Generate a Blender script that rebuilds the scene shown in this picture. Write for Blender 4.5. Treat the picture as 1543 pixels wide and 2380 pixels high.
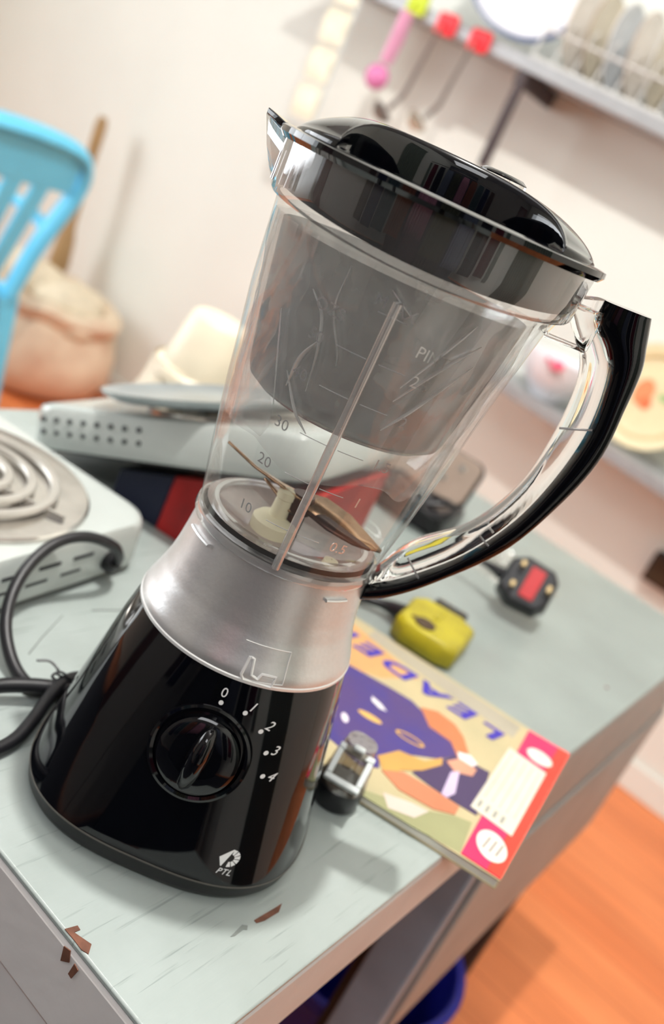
import bpy, bmesh, math, random
from mathutils import Vector, Matrix, noise
random.seed(7)
PI = math.pi
for o in list(bpy.data.objects): bpy.data.objects.remove(o)
S = bpy.context.scene
COL = S.collection
TZ = 0.75                       # height of the table tops above the floor
PHI = -0.5431                   # the tables and the room are turned by this angle against the blender's front

# ---------------------------------------------------------------- camera
def look_basis(pitch, yaw, roll):
    fw = Vector((0, math.cos(pitch), -math.sin(pitch))); r = Vector((1, 0, 0)); u = r.cross(fw)
    r2 = math.cos(roll)*r + math.sin(roll)*u; u2 = -math.sin(roll)*r + math.cos(roll)*u
    Z = Matrix.Rotation(yaw, 3, 'Z')
    return Z @ r2, Z @ u2, Z @ fw
cr, cu, cf = look_basis(0.3482, -0.0375, 0.4389)
cam = bpy.data.cameras.new('camera'); co = bpy.data.objects.new('camera', cam); COL.objects.link(co)
M = Matrix((cr, cu, -cf)).transposed().to_4x4(); M.translation = Vector((0, -0.4639, TZ + 0.3716)); co.matrix_world = M
cam.sensor_fit = 'VERTICAL'; cam.sensor_height = 36.0; cam.lens = 2127.0/2380*36.0
cam.clip_start = 0.02; cam.clip_end = 30
cam.dof.use_dof = True; cam.dof.focus_distance = 0.43; cam.dof.aperture_fstop = 5.2
S.camera = co

# ---------------------------------------------------------------- world, exposure, lights
w = bpy.data.worlds.new('world'); S.world = w; w.use_nodes = True
w.node_tree.nodes['Background'].inputs[0].default_value = (0.75, 0.85, 1, 1)
w.node_tree.nodes['Background'].inputs[1].default_value = 0.3
S.view_settings.view_transform = 'Standard'; S.view_settings.look = 'None'
S.view_settings.gamma = 1; S.view_settings.use_curve_mapping = False
S.view_settings.exposure = -0.93
def W(a, b, z=0.0):
    """room frame (a along the tables' near edge, b away, z above the table top) -> world"""
    c, s = math.cos(PHI), math.sin(PHI)
    return Vector((a*c - b*s, a*s + b*c, z + TZ))
def area(name, loc, target, sx, sy, power, col):
    l = bpy.data.lights.new(name, 'AREA'); l.shape = 'RECTANGLE'; l.size = sx; l.size_y = sy; l.energy = power; l.color = col
    o = bpy.data.objects.new(name, l); COL.objects.link(o); o.location = loc
    o.rotation_euler = (Vector(target)-Vector(loc)).to_track_quat('-Z', 'Y').to_euler(); return o
bulb = bpy.data.lights.new('ceiling_bulb', 'POINT'); bulb.energy = 300; bulb.shadow_soft_size = .022; bulb.color = (1.0, 0.97, 0.93)
bo = bpy.data.objects.new('ceiling_bulb', bulb); COL.objects.link(bo); bo.location = (-.015, .01, TZ+2.12)
area('window_light', W(-3.35, -.5, 0.65), W(-0.3, 0.6, 0.1), 2.2, 1.2, 62, (0.94, 0.97, 1.0))
area('room_fill', W(-1.3, 0.2, 2.2), W(-0.9, 1.6, .3), 2.4, 1.4, 34, (0.97, 0.99, 1.0))  # added fill that brightens the back wall, not a real fixture
area('front_fill', W(0.7, -1.5, 2.15), W(0.2, -0.2, 0), 1.4, .9, 58, (0.97, 0.98, 1.0))  # fill added for the front faces, no lamp hangs here

# ---------------------------------------------------------------- materials
def lin(c):
    return tuple((x/12.92 if x <= .04045 else ((x+.055)/1.055)**2.4) for x in c)
def rgb(r, g, b): return lin((r/255, g/255, b/255)) + (1,)
def mat(name, col, rough=.5, metal=0., var=.06, scale=30., bump=0., stretch=(1, 1, 1), col2=None, coat=0., trans=0., ior=1.46, spec=.5, emit=None, estr=0., bscale=None, sss=0.):
    m = bpy.data.materials.new(name); m.use_nodes = True; nt = m.node_tree; N = nt.nodes; L = nt.links
    p = N['Principled BSDF']
    tc = N.new('ShaderNodeTexCoord'); mp = N.new('ShaderNodeMapping'); mp.inputs['Scale'].default_value = stretch
    nz = N.new('ShaderNodeTexNoise'); nz.inputs['Scale'].default_value = scale; nz.inputs['Detail'].default_value = 5
    L.new(tc.outputs['Object'], mp.inputs[0]); L.new(mp.outputs[0], nz.inputs['Vector'])
    mx = N.new('ShaderNodeMix'); mx.data_type = 'RGBA'
    c2 = col2 if col2 else tuple(min(1, c*(1-var*2)) for c in col[:3]) + (1,)
    mx.inputs[6].default_value = col; mx.inputs[7].default_value = c2
    rp = N.new('ShaderNodeMapRange'); rp.inputs[1].default_value = .35; rp.inputs[2].default_value = .7
    L.new(nz.outputs[0], rp.inputs[0]); L.new(rp.outputs[0], mx.inputs[0]); L.new(mx.outputs[2], p.inputs['Base Color'])
    p.inputs['Roughness'].default_value = rough; p.inputs['Metallic'].default_value = metal
    p.inputs['Coat Weight'].default_value = coat; p.inputs['Coat Roughness'].default_value = .03
    p.inputs['Transmission Weight'].default_value = trans; p.inputs['IOR'].default_value = ior
    p.inputs['Specular IOR Level'].default_value = spec
    if sss: p.inputs['Subsurface Weight'].default_value = sss; p.inputs['Subsurface Radius'].default_value = (.01, .01, .01)
    if emit: p.inputs['Emission Color'].default_value = emit; p.inputs['Emission Strength'].default_value = estr
    if bump:
        b = N.new('ShaderNodeBump'); b.inputs['Strength'].default_value = bump; b.inputs['Distance'].default_value = .002
        if bscale:
            n2 = N.new('ShaderNodeTexNoise'); n2.inputs['Scale'].default_value = bscale; L.new(mp.outputs[0], n2.inputs['Vector']); L.new(n2.outputs[0], b.inputs['Height'])
        else: L.new(nz.outputs[0], b.inputs['Height'])
        L.new(b.outputs[0], p.inputs['Normal'])
    return m
def thin(name, tint=(1, 1, 1), base=.06, edge=.85, rough=.04, milk=0., milkcol=(.9, .9, .88), bump=0., bscale=20, power=3.0, milk_edge=0.):
    """thin clear plastic: see-through with a Fresnel-like sheen and, if milk > 0, some white haze of its own"""
    m = bpy.data.materials.new(name); m.use_nodes = True; nt = m.node_tree; N = nt.nodes; L = nt.links
    N.remove(N['Principled BSDF']); out = N['Material Output']
    tr = N.new('ShaderNodeBsdfTransparent'); tr.inputs[0].default_value = tint + (1,)
    gl = N.new('ShaderNodeBsdfGlossy'); gl.inputs['Roughness'].default_value = rough
    lw = N.new('ShaderNodeLayerWeight'); lw.inputs[0].default_value = .5
    pw = N.new('ShaderNodeMath'); pw.operation = 'POWER'; pw.inputs[1].default_value = power
    L.new(lw.outputs['Facing'], pw.inputs[0])
    mr = N.new('ShaderNodeMapRange'); mr.inputs[3].default_value = base; mr.inputs[4].default_value = edge
    L.new(pw.outputs[0], mr.inputs[0])
    mix = N.new('ShaderNodeMixShader'); L.new(mr.outputs[0], mix.inputs[0])
    src = tr.outputs[0]
    if milk:
        df = N.new('ShaderNodeBsdfDiffuse'); df.inputs[0].default_value = milkcol + (1,)
        tl = N.new('ShaderNodeBsdfTranslucent'); tl.inputs[0].default_value = milkcol + (1,)
        a = N.new('ShaderNodeMixShader'); a.inputs[0].default_value = .5; L.new(df.outputs[0], a.inputs[1]); L.new(tl.outputs[0], a.inputs[2])
        b = N.new('ShaderNodeMixShader'); L.new(tr.outputs[0], b.inputs[1]); L.new(a.outputs[0], b.inputs[2])
        nz = N.new('ShaderNodeTexNoise'); nz.inputs['Scale'].default_value = bscale; nz.inputs['Detail'].default_value = 6
        tc = N.new('ShaderNodeTexCoord'); L.new(tc.outputs['Object'], nz.inputs['Vector'])
        r2 = N.new('ShaderNodeMapRange'); r2.inputs[1].default_value = .3; r2.inputs[2].default_value = .75
        r2.inputs[3].default_value = milk*.5; r2.inputs[4].default_value = milk*1.5
        L.new(nz.outputs[0], r2.inputs[0])
        if milk_edge:
            ad = N.new('ShaderNodeMath'); ad.operation = 'MULTIPLY_ADD'; ad.inputs[1].default_value = milk_edge
            L.new(pw.outputs[0], ad.inputs[0]); L.new(r2.outputs[0], ad.inputs[2]); ad.use_clamp = True
            L.new(ad.outputs[0], b.inputs[0])
        else: L.new(r2.outputs[0], b.inputs[0])
        src = b.outputs[0]
    if bump:
        n2 = N.new('ShaderNodeTexNoise'); n2.inputs['Scale'].default_value = bscale; tc2 = N.new('ShaderNodeTexCoord')
        L.new(tc2.outputs['Object'], n2.inputs['Vector'])
        bp = N.new('ShaderNodeBump'); bp.inputs['Strength'].default_value = bump; bp.inputs['Distance'].default_value = .004
        L.new(n2.outputs[0], bp.inputs['Height']); L.new(bp.outputs[0], gl.inputs['Normal'])
    L.new(src, mix.inputs[1]); L.new(gl.outputs[0], mix.inputs[2]); L.new(mix.outputs[0], out.inputs[0])
    return m
def glass(name, col=(1, 1, 1), rough=.0, ior=1.35):
    m = mat(name, col + (1,), rough, trans=1., var=0.01, ior=ior); return m

M_black = mat('glossy_black_plastic', rgb(5, 6, 11), .05, var=.1, coat=.15, spec=.42)
M_skirt = mat('satin_black_plastic', rgb(9, 9, 12), .42, var=.1)
M_silver = mat('frosted_silver_plastic', rgb(228, 228, 228), .36, metal=.8, var=.02, scale=400, bump=.05)
M_relief = mat('raised_silver', rgb(246, 246, 244), .35, metal=.3, var=.02)
M_white_print = mat('white_print', rgb(235, 236, 236), .5, var=.02)
M_jar = thin('clear_jar_plastic', (.975, .98, .975), base=.05, edge=.6, rough=.02, power=3.6, milk=.04, milkcol=(.95,.95,.94), milk_edge=.06, bscale=8)
M_rimclear = thin('clear_rim_plastic', (.95, .955, .955), base=.12, edge=.9, rough=.03, power=2.0, milk=.12, bscale=14)
M_glass = glass('thick_clear_plastic', (.98, .985, .98), .02, 1.42)
M_grad = thin('raised_clear_letters', (1, 1, 1), base=.42, edge=.95, rough=.16, power=1.5, milk=.5, milkcol=(.98, .98, .98))
M_floorjar = thin('jar_floor_plastic', (.9, .8, .78), base=.08, edge=.6, rough=.05, milk=.95, milkcol=(.80, .66, .61), bscale=25)
M_amber = mat('brown_reflection_steel', rgb(206, 172, 138), .25, metal=.8, var=.15, scale=60, col2=rgb(150, 112, 80))  # brownish reflection on the steel blades put into the base colour
M_amberdark = mat('dark_blade_edge', rgb(72, 38, 26), .3, metal=.6, var=.2, scale=90)
M_cream = mat('cream_plastic', rgb(240, 232, 200), .4, var=.04, sss=.1)
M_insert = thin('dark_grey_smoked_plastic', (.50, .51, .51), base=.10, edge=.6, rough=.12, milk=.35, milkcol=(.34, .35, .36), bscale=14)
M_bag = thin('crumpled_clear_film', (1, 1, 1), base=.06, edge=.35, rough=.10, milk=.17, milkcol=(.95, .95, .93), milk_edge=.1, bump=1.0, bscale=24, power=2.4)
M_mint = None

# ---------------------------------------------------------------- mesh helpers
class MB:
    def __init__(s): s.v = []; s.f = []
    def add(s, v, f, M=None):
        k = len(s.v); s.v += [tuple(M @ Vector(p)) if M else tuple(p) for p in v]; s.f += [tuple(i+k for i in q) for q in f]; return s
    def box(s, x0, x1, y0, y1, z0, z1, M=None):
        v = [(x, y, z) for z in (z0, z1) for y in (y0, y1) for x in (x0, x1)]
        return s.add(v, [(0, 2, 3, 1), (4, 5, 7, 6), (0, 1, 5, 4), (2, 6, 7, 3), (0, 4, 6, 2), (1, 3, 7, 5)], M)
    def loft(s, rings, cap0=True, cap1=True, closed=False, M=None):
        n = len(rings[0]); v = [p for r in rings for p in r]; f = []
        m = len(rings)
        for i in range(m if closed else m-1):
            for j in range(n):
                a = i*n+j; b = i*n+(j+1) % n; c = ((i+1) % m)*n+(j+1) % n; d = ((i+1) % m)*n+j; f.append((a, b, c, d))
        if not closed:
            if cap0: f.append(tuple(range(n-1, -1, -1)))
            if cap1: f.append(tuple((m-1)*n+j for j in range(n)))
        return s.add(v, f, M)
    def lathe(s, prof, n=48, cap0=False, cap1=False, M=None):
        return s.loft([[(r*math.cos(2*PI*j/n), r*math.sin(2*PI*j/n), z) for j in range(n)] for r, z in prof], cap0, cap1, M=M)
    def tube(s, pts, r, n=10, closed=False, M=None, flat=1.0):
        P = [Vector(p) for p in pts]; m = len(P); rings = []
        t0 = (P[1]-P[0]).normalized(); up = Vector((0, 0, 1)) if abs(t0.z) < .9 else Vector((1, 0, 0))
        nrm = (up - t0*up.dot(t0)).normalized()
        for i in range(m):
            if closed: t = (P[(i+1) % m]-P[i-1]).normalized()
            else: t = (P[min(i+1, m-1)]-P[max(i-1, 0)]).normalized()
            nrm = (nrm - t*nrm.dot(t)).normalized(); bi = t.cross(nrm)
            rr = r[i] if isinstance(r, (list, tuple)) else r
            rings.append([tuple(P[i] + nrm*(rr*flat*math.cos(2*PI*j/n)) + bi*(rr*math.sin(2*PI*j/n))) for j in range(n)])
        return s.loft(rings, True, True, closed, M)
    def prism(s, poly, z0, z1, M=None):
        n = len(poly); v = [(x, y, z0) for x, y in poly]+[(x, y, z1) for x, y in poly]
        A = sum(poly[i][0]*poly[(i+1) % n][1]-poly[(i+1) % n][0]*poly[i][1] for i in range(n))
        f = [tuple(range(n-1, -1, -1)), tuple(range(n, 2*n))]+[(i, (i+1) % n, n+(i+1) % n, n+i) for i in range(n)]
        if A < 0: f = [tuple(reversed(q)) for q in f]
        return s.add(v, f, M)
    def ball(s, c, r, n=16, m=10, sc=(1, 1, 1)):
        rings = []
        for i in range(1, m):
            th = PI*i/m; rings.append([(c[0]+sc[0]*r*math.sin(th)*math.cos(2*PI*j/n), c[1]+sc[1]*r*math.sin(th)*math.sin(2*PI*j/n), c[2]-sc[2]*r*math.cos(th)) for j in range(n)])
        return s.loft(rings)
def obj(name, mb, m, parent=None, smooth=True, bevel=0., seg=2, angle=40, kind=None, label=None, solid=0., sub=0):
    me = bpy.data.meshes.new(name); me.from_pydata(mb.v, [], mb.f); me.validate(); 
    bm = bmesh.new(); bm.from_mesh(me); bmesh.ops.recalc_face_normals(bm, faces=bm.faces); bm.to_mesh(me); bm.free()
    if m: me.materials.append(m)
    o = bpy.data.objects.new(name, me); COL.objects.link(o)
    if parent: o.parent = parent
    if solid:
        d = o.modifiers.new('solid', 'SOLIDIFY'); d.thickness = solid; d.offset = 0
    if bevel:
        b = o.modifiers.new('bevel', 'BEVEL'); b.width = bevel; b.segments = seg; b.limit_method = 'ANGLE'; b.angle_limit = math.radians(35)
    if sub:
        d = o.modifiers.new('sub', 'SUBSURF'); d.levels = sub; d.render_levels = sub
    if smooth:
        for p in me.polygons: p.use_smooth = True
        try: me.set_sharp_from_angle(angle=math.radians(angle))
        except Exception: pass
    if kind: o['kind'] = kind
    if label: o['label'] = label
    return o
def thing(name, label, cat, loc=(0, 0, 0), rz=0., group=None, rot=None):
    o = bpy.data.objects.new(name, None); COL.objects.link(o); o.location = loc
    o.rotation_euler = rot if rot else (0, 0, rz); o.empty_display_size = .02
    o['label'] = label; o['category'] = cat
    if group: o['group'] = group
    return o
def tag(o, label, cat, group=None):
    o['label'] = label; o['category'] = cat
    if group: o['group'] = group
    return o
def at(o, a, b, z=0., rz=0.):
    o.location = W(a, b, z); o.rotation_euler = (0, 0, PHI+rz); return o
def rthing(name, label, cat, a, b, z=0., rz=0., group=None):
    return thing(name, label, cat, W(a, b, z), PHI+rz, group)
def struct(name, mb, m, bevel=0.):
    o = obj(name, mb, m, None, bevel=bevel, kind='structure'); o.location = (0, 0, TZ); o.rotation_euler = (0, 0, PHI); return o
def catmull(pts, n):
    P = [Vector(p) for p in pts]; out = []
    P = [P[0]*2-P[1]]+P+[P[-1]*2-P[-2]]; m = len(P)-3
    for k in range(n):
        t = k/(n-1)*m; i = min(int(t), m-1); u = t-i; a, b, c, d = P[i:i+4]
        out.append(.5*((2*b)+(c-a)*u+(2*a-5*b+4*c-d)*u*u+(3*b-a-3*c+d)*u**3))
    return out
def interp(z, T):
    if z <= T[0][0]: return T[0][1]
    for (z0, r0), (z1, r1) in zip(T, T[1:]):
        if z <= z1: return r0+(r1-r0)*(z-z0)/(z1-z0)
    return T[-1][1]
def text_mesh(s, size, shear=0., depth=0.0004, spacing=1.0, bold=0.):
    c = bpy.data.curves.new('txt', 'FONT'); c.body = s; c.size = size; c.shear = shear; c.extrude = depth; c.offset = bold; c.align_x = 'CENTER'; c.align_y = 'CENTER'
    c.space_character = spacing; c.resolution_u = 3
    o = bpy.data.objects.new('txt', c); COL.objects.link(o)
    dg = bpy.context.evaluated_depsgraph_get(); me = bpy.data.meshes.new_from_object(o.evaluated_get(dg))
    v = [tuple(x.co) for x in me.vertices]; f = [tuple(p.vertices) for p in me.polygons]
    bpy.data.objects.remove(o); bpy.data.curves.remove(c); bpy.data.meshes.remove(me)
    return v, f
def rr(w, h, r, n=5):
    out = []
    for cx, cy, a0 in ((w-r, h-r, 0), (r-w, h-r, 90), (r-w, r-h, 180), (w-r, r-h, 270)):
        for k in range(n+1):
            a = math.radians(a0+90*k/n); out.append((cx+r*math.cos(a), cy+r*math.sin(a)))
    return out

# ---------------------------------------------------------------- the setting: floor, walls, ceiling
def floor_mat():
    m = bpy.data.materials.new('orange_wood_print_vinyl'); m.use_nodes = True; nt = m.node_tree; N = nt.nodes; L = nt.links; p = N['Principled BSDF']
    tc = N.new('ShaderNodeTexCoord'); mp = N.new('ShaderNodeMapping'); mp.inputs['Scale'].default_value = (1.2, 7, 1); L.new(tc.outputs['Object'], mp.inputs[0])
    nz = N.new('ShaderNodeTexNoise'); nz.inputs['Scale'].default_value = 2.2; nz.inputs['Detail'].default_value = 7; L.new(mp.outputs[0], nz.inputs['Vector'])
    br = N.new('ShaderNodeTexBrick'); br.inputs['Scale'].default_value = 1; br.inputs['Brick Width'].default_value = .9; br.inputs['Row Height'].default_value = .1; br.inputs['Mortar Size'].default_value = .0015
    br.inputs[1].default_value = rgb(232, 142, 88); br.inputs[2].default_value = rgb(220, 126, 74); br.inputs[3].default_value = rgb(176, 92, 52); L.new(tc.outputs['Object'], br.inputs[0])
    mx = N.new('ShaderNodeMix'); mx.data_type = 'RGBA'; mx.blend_type = 'MULTIPLY'; mx.inputs[0].default_value = .55
    cr_ = N.new('ShaderNodeValToRGB'); cr_.color_ramp.elements[0].position = .3; cr_.color_ramp.elements[0].color = (.74, .62, .52, 1); cr_.color_ramp.elements[1].position = .65; cr_.color_ramp.elements[1].color = (1.15, 1.1, 1.05, 1)
    L.new(nz.outputs[0], cr_.inputs[0]); L.new(br.outputs[0], mx.inputs[6]); L.new(cr_.outputs[0], mx.inputs[7]); L.new(mx.outputs[2], p.inputs['Base Color'])
    p.inputs['Roughness'].default_value = .45
    return m
M_wall = mat('cream_painted_plaster', rgb(234, 236, 228), .8, var=.02, scale=3, bump=.1, bscale=80)
M_wall2 = mat('grey_beige_plaster', rgb(150, 146, 140), .8, var=.03, scale=3)
M_ceil = mat('greyed_ceiling_paint', rgb(186, 186, 184), .85, var=.02)
struct('floor', MB().box(-3.6, 2.0, -2.7, 2.05, -.80, -.75), floor_mat())
struct('ceiling', MB().box(-3.6, 2.0, -2.7, 2.05, 2.25, 2.30), M_ceil)
struct('wall_back', MB().box(-3.6, 2.0, 1.95, 2.05, -.75, 2.25), M_wall)
M_frame = mat('white_window_paint', rgb(235, 235, 232), .4)
lw = MB()
lw.box(-3.6, -3.5, -2.7, -2.2, -.75, 2.25).box(-3.6, -3.5, .7, 1.95, -.75, 2.25).box(-3.6, -3.5, -2.2, .7, -.75, .02).box(-3.6, -3.5, -2.2, .7, 1.3, 2.25)
struct('wall_left', lw, M_wall)
struct('wall_right', MB().box(1.9, 2.0, -2.7, 1.95, -.75, 2.25), M_wall)
struct('wall_front', MB().box(-3.5, 1.9, -2.7, -2.6, -.75, 2.25), M_wall2)
struct('baseboard_back', MB().box(-3.5, 1.9, 1.938, 1.95, -.75, -.67), M_wall, .004)
win = struct('window_1', MB().box(-3.56, -3.48, -2.2, -2.14, .02, 1.3).box(-3.56, -3.48, .64, .7, .02, 1.3).box(-3.56, -3.48, -2.14, .64, .02, .08).box(-3.56, -3.48, -2.14, .64, 1.24, 1.3).box(-3.55, -3.49, -.77, -.73, .08, 1.24), M_frame)
M_pane = mat('daylit_pane', rgb(240, 246, 255), .1, emit=(.9, .96, 1, 1), estr=7.0)
for y0, y1 in ((-2.14, -.77), (-.73, .64)):
    obj('pane', MB().box(-3.535, -3.53, y0, y1, .08, 1.24), M_pane, win, kind='structure')
M_door = mat('brown_varnished_wood', rgb(92, 50, 38), .35, var=.15, scale=6, stretch=(1, 1, .1))
d = struct('door_1', MB().box(-3.2, -2.4, -2.6, -2.56, -.75, 1.25), M_door, .005)
for z0, z1 in ((-.6, .1), (.2, 1.1)):
    obj('door_panel', MB().box(-3.08, -2.52, -2.562, -2.55, z0, z1), M_door, d, bevel=.006, kind='structure')
obj('door_handle', MB().tube([(-2.48, -2.56, .25), (-2.48, -2.50, .25), (-2.60, -2.50, .25)], .01), mat('steel', rgb(190, 190, 190), .25, metal=1), d, kind='structure')

# ---------------------------------------------------------------- the tables
def mint_mat(name, c1, c2, crack=True):
    m = bpy.data.materials.new(name); m.use_nodes = True; nt = m.node_tree; N = nt.nodes; L = nt.links; p = N['Principled BSDF']
    tc = N.new('ShaderNodeTexCoord')
    n1 = N.new('ShaderNodeTexNoise'); n1.inputs['Scale'].default_value = 9; n1.inputs['Detail'].default_value = 4; L.new(tc.outputs['Object'], n1.inputs['Vector'])
    mx = N.new('ShaderNodeMix'); mx.data_type = 'RGBA'; mx.inputs[6].default_value = c1; mx.inputs[7].default_value = c2
    r1 = N.new('ShaderNodeMapRange'); r1.inputs[1].default_value = .35; r1.inputs[2].default_value = .68; L.new(n1.outputs[0], r1.inputs[0]); L.new(r1.outputs[0], mx.inputs[0])
    mp = N.new('ShaderNodeMapping'); mp.inputs['Scale'].default_value = (330, 14, 14); mp.inputs['Rotation'].default_value = (0, 0, .12); L.new(tc.outputs['Object'], mp.inputs[0])
    n2 = N.new('ShaderNodeTexNoise'); n2.inputs['Scale'].default_value = 1; n2.inputs['Detail'].default_value = 3; L.new(mp.outputs[0], n2.inputs['Vector'])
    out = mx.outputs[2]
    if crack:
        cr_ = N.new('ShaderNodeMapRange'); cr_.inputs[1].default_value = .39; cr_.inputs[2].default_value = .30; L.new(n2.outputs[0], cr_.inputs[0])
        m2 = N.new('ShaderNodeMix'); m2.data_type = 'RGBA'; m2.inputs[7].default_value = rgb(128, 138, 134); L.new(out, m2.inputs[6])
        sc = N.new('ShaderNodeMath'); sc.operation = 'MULTIPLY'; sc.inputs[1].default_value = .8; L.new(cr_.outputs[0], sc.inputs[0]); L.new(sc.outputs[0], m2.inputs[0]); out = m2.outputs[2]
    L.new(out, p.inputs['Base Color'])
    b = N.new('ShaderNodeBump'); b.inputs['Strength'].default_value = .35; b.inputs['Distance'].default_value = .001; L.new(n2.outputs[0], b.inputs['Height']); L.new(b.outputs[0], p.inputs['Normal'])
    p.inputs['Roughness'].default_value = .36
    return m
M_mint = mint_mat('worn_mint_paint', rgb(168, 177, 174), rgb(152, 161, 157))
M_mint2 = mint_mat('grey_green_paint', rgb(144, 153, 149), rgb(133, 141, 137), False)
M_edge = mat('brown_grey_paint', rgb(210, 206, 204), .5, var=.06, scale=14, bump=.2, bscale=90)
M_edge2 = mat('taupe_paint', rgb(160, 160, 158), .5, var=.1, scale=10, bump=.15, bscale=60)
M_leg = mat('blue_grey_paint', rgb(148, 160, 174), .45, var=.12, scale=12)
M_chip = mat('bare_brown_wood', rgb(116, 74, 56), .75, var=.25, scale=160)
M_darkwood = mat('dark_brown_wood', rgb(52, 36, 30), .7, var=.1)
ta = rthing('table', 'pale mint painted table with worn front edge under the black blender', 'table', 0, 0)
TA0, TA1, TB0, TB1 = -.50, .1355, -.1217, .302
obj('tabletop', MB().box(TA0, TA1, TB0, TB1, -.004, 0), M_mint, ta, bevel=.0012)
obj('edge_band', MB().box(TA0, TA1+.0004, TB0-.0006, TB1, -.055, -.0042), M_edge, ta, bevel=.003)
obj('apron', MB().box(TA0+.01, TA1-.02, TB0+.004, TB0+.022, -.30, -.055), M_edge, ta, bevel=.002)
obj('shade_panel', MB().box(TA0, TA0+.02, TB0+.03, TB1, -.70, -.055), M_darkwood, ta)  # unseen dark panel added to keep the space underneath dark
for x0, y0 in ((TA0+.02, TB0+.024), (TA0+.02, TB1-.06), (.02, TB0+.03)):
    obj('leg', MB().box(x0, x0+.045, y0, y0+.045, -.75, -.055), M_leg, ta, bevel=.003)
obj('leg', MB().box(.092, .135, .285, .302, -.75, -.055), M_leg, ta, bevel=.003)
def decal(name, pts, m, parent, z=.0004, t=.0004, label=None):
    return obj(name, MB().prism(pts, z-t, z), m, parent, smooth=False, label=label)
CH1 = [(.0516, -.1214), (.0532, -.1148), (.0559, -.1152), (.0555, -.1186), (.0607, -.1169), (.0652, -.1154), (.0688, -.1200), (.0651, -.1214), (.0590, -.1212)]
decal('paint_chip', CH1, M_chip, ta)
decal('paint_chip', [(.1, -.0304), (.1008, -.0126), (.1009, -.0068), (.1039, -.013), (.1034, -.0249), (.102, -.0304)], M_chip, ta)
M_greychip = mat('grey_scuff', rgb(120, 126, 122), .6)
decal('paint_chip', [(.1001, -.0499), (.0983, -.0387), (.1004, -.0362), (.1021, -.0384), (.1008, -.0402), (.1011, -.0474)], M_greychip, ta)
for pts in ([(.056, -.006), (.0605, -.0045), (.0625, -.0105), (.0575, -.0145)], [(.0655, -.008), (.069, -.009), (.0672, -.0165), (.0645, -.0160)]):
    f = MB().prism(pts, 0, .0005, Matrix.Translation((0, TB0-.0007, 0)) @ Matrix(((1, 0, 0, 0), (0, 0, -1, 0), (0, 1, 0, 0), (0, 0, 0, 1))))
    obj('paint_chip', f, M_chip, ta, smooth=False)
for pts in ([(-.137, -.014), (-.150, .006), (-.168, .037), (-.1676, .0375), (-.1490, .006), (-.136, -.0135)], [(-.168, .064), (-.160, .095), (-.150, .150), (-.1485, .150), (-.1580, .095), (-.1665, .064)]):
    decal('surface_crack', pts, M_greychip, ta, .0003, .0003)
tb = rthing('table', 'longer grey-green topped table with deep taupe side behind the mint one', 'table', 0, 0)
obj('tabletop', MB().box(TA0, TA1, .310, .905, -.004, 0), M_mint2, tb, bevel=.0012)
obj('edge_band', MB().box(TA0, TA1+.0004, .310, .905, -.108, -.0042), M_edge2, tb, bevel=.003)
obj('side_panel', MB().box(.112, TA1+.003, .318, .905, -.335, -.114), M_edge2, tb, bevel=.003)
obj('gap_rail', MB().box(.08, .128, .318, .90, -.12, -.10), M_darkwood, tb)
obj('shade_panel', MB().box(TA0, TA0+.02, .31, .905, -.335, -.108), M_darkwood, tb)  # added out of view, darkens the underside of the longer table
for x0, y0 in ((TA0+.02, .33), (TA0+.02, .85), (.07, .85), (.07, .345)):
    obj('leg', MB().box(x0, x0+.045, y0, y0+.045, -.75, -.108), M_darkwood, tb, bevel=.003)
decal('paint_chip', [(.105, .546), (.108, .548), (.107, .552), (.104, .550)], M_chip, tb)
M_blue = mat('blue_bucket_plastic', rgb(28, 34, 150), .35)
bk = rthing('bucket', 'dark blue plastic bucket on the floor under the tables', 'bucket', .02, .56, -.75)
obj('body', MB().lathe([(.001, .003), (.10, .003), (.13, .27), (.134, .275), (.128, .275), (.098, .008), (.001, .008)], 40), M_blue, bk)
obj('rim', MB().lathe([(.129, .262), (.14, .262), (.14, .277), (.129, .277), (.129, .262)], 40), M_blue, bk)

# ---------------------------------------------------------------- the blender
BASE = [(0, .0815), (.004, .0838), (.014, .0850), (.054, .0768), (.102, .0672), (.1225, .0622)]
BN = [(0, 2.8), (.014, 2.8), (.07, 2.45), (.1225, 2.0)]
COLL = [(.1225, .0627), (.127, .0624), (.135, .0592), (.146, .0556), (.155, .0538), (.165, .0524), (.175, .0512), (.183, .0507)]
JARP = [(.183, .0510), (.2, .0540), (.2149, .0566), (.25, .0618), (.29, .0668), (.32, .0708), (.339, .0732)]
def sring(z, a, n, N=120, dz=0, cx=0):
    out = []
    for j in range(N):
        t = 2*PI*j/N; c, s_ = math.cos(t), math.sin(t)
        x = a*math.copysign(abs(c)**(2/n), c); y = a*math.copysign(abs(s_)**(2/n), s_)
        out.append((x+cx, y, z+dz*(x/a)**2))
    return out
def base_surf(x, z):
    a = interp(z, BASE); n = interp(z, BN); return -a*max(1e-6, 1-min(1, abs(x/a))**n)**(1/n)
def base_pt(x, z, off=0.):
    e = 1e-4
    gx = (base_surf(x+e, z)-base_surf(x-e, z))/(2*e); gz = (base_surf(x, z+e)-base_surf(x, z-e))/(2*e)
    nrm = Vector((gx, -1, gz)).normalized()
    return Vector((x, base_surf(x, z), z))+nrm*off
def rev_pt(prof, az, z, off=0.):
    r = interp(z, prof)+off; return Vector((r*math.sin(az), -r*math.cos(az), z))
BL = thing('blender', 'black and clear countertop blender with frosted silver collar standing on the mint table', 'blender', (0, 0, TZ))
obj('base_skirt', MB().loft([sring(z, a, 2.8) for z, a in ((0, .079), (.002, .0815), (.006, .0838), (.0135, .0850))]), M_skirt, BL)
zs = [.014+i*(.1225-.014)/22 for i in range(23)]
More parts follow.
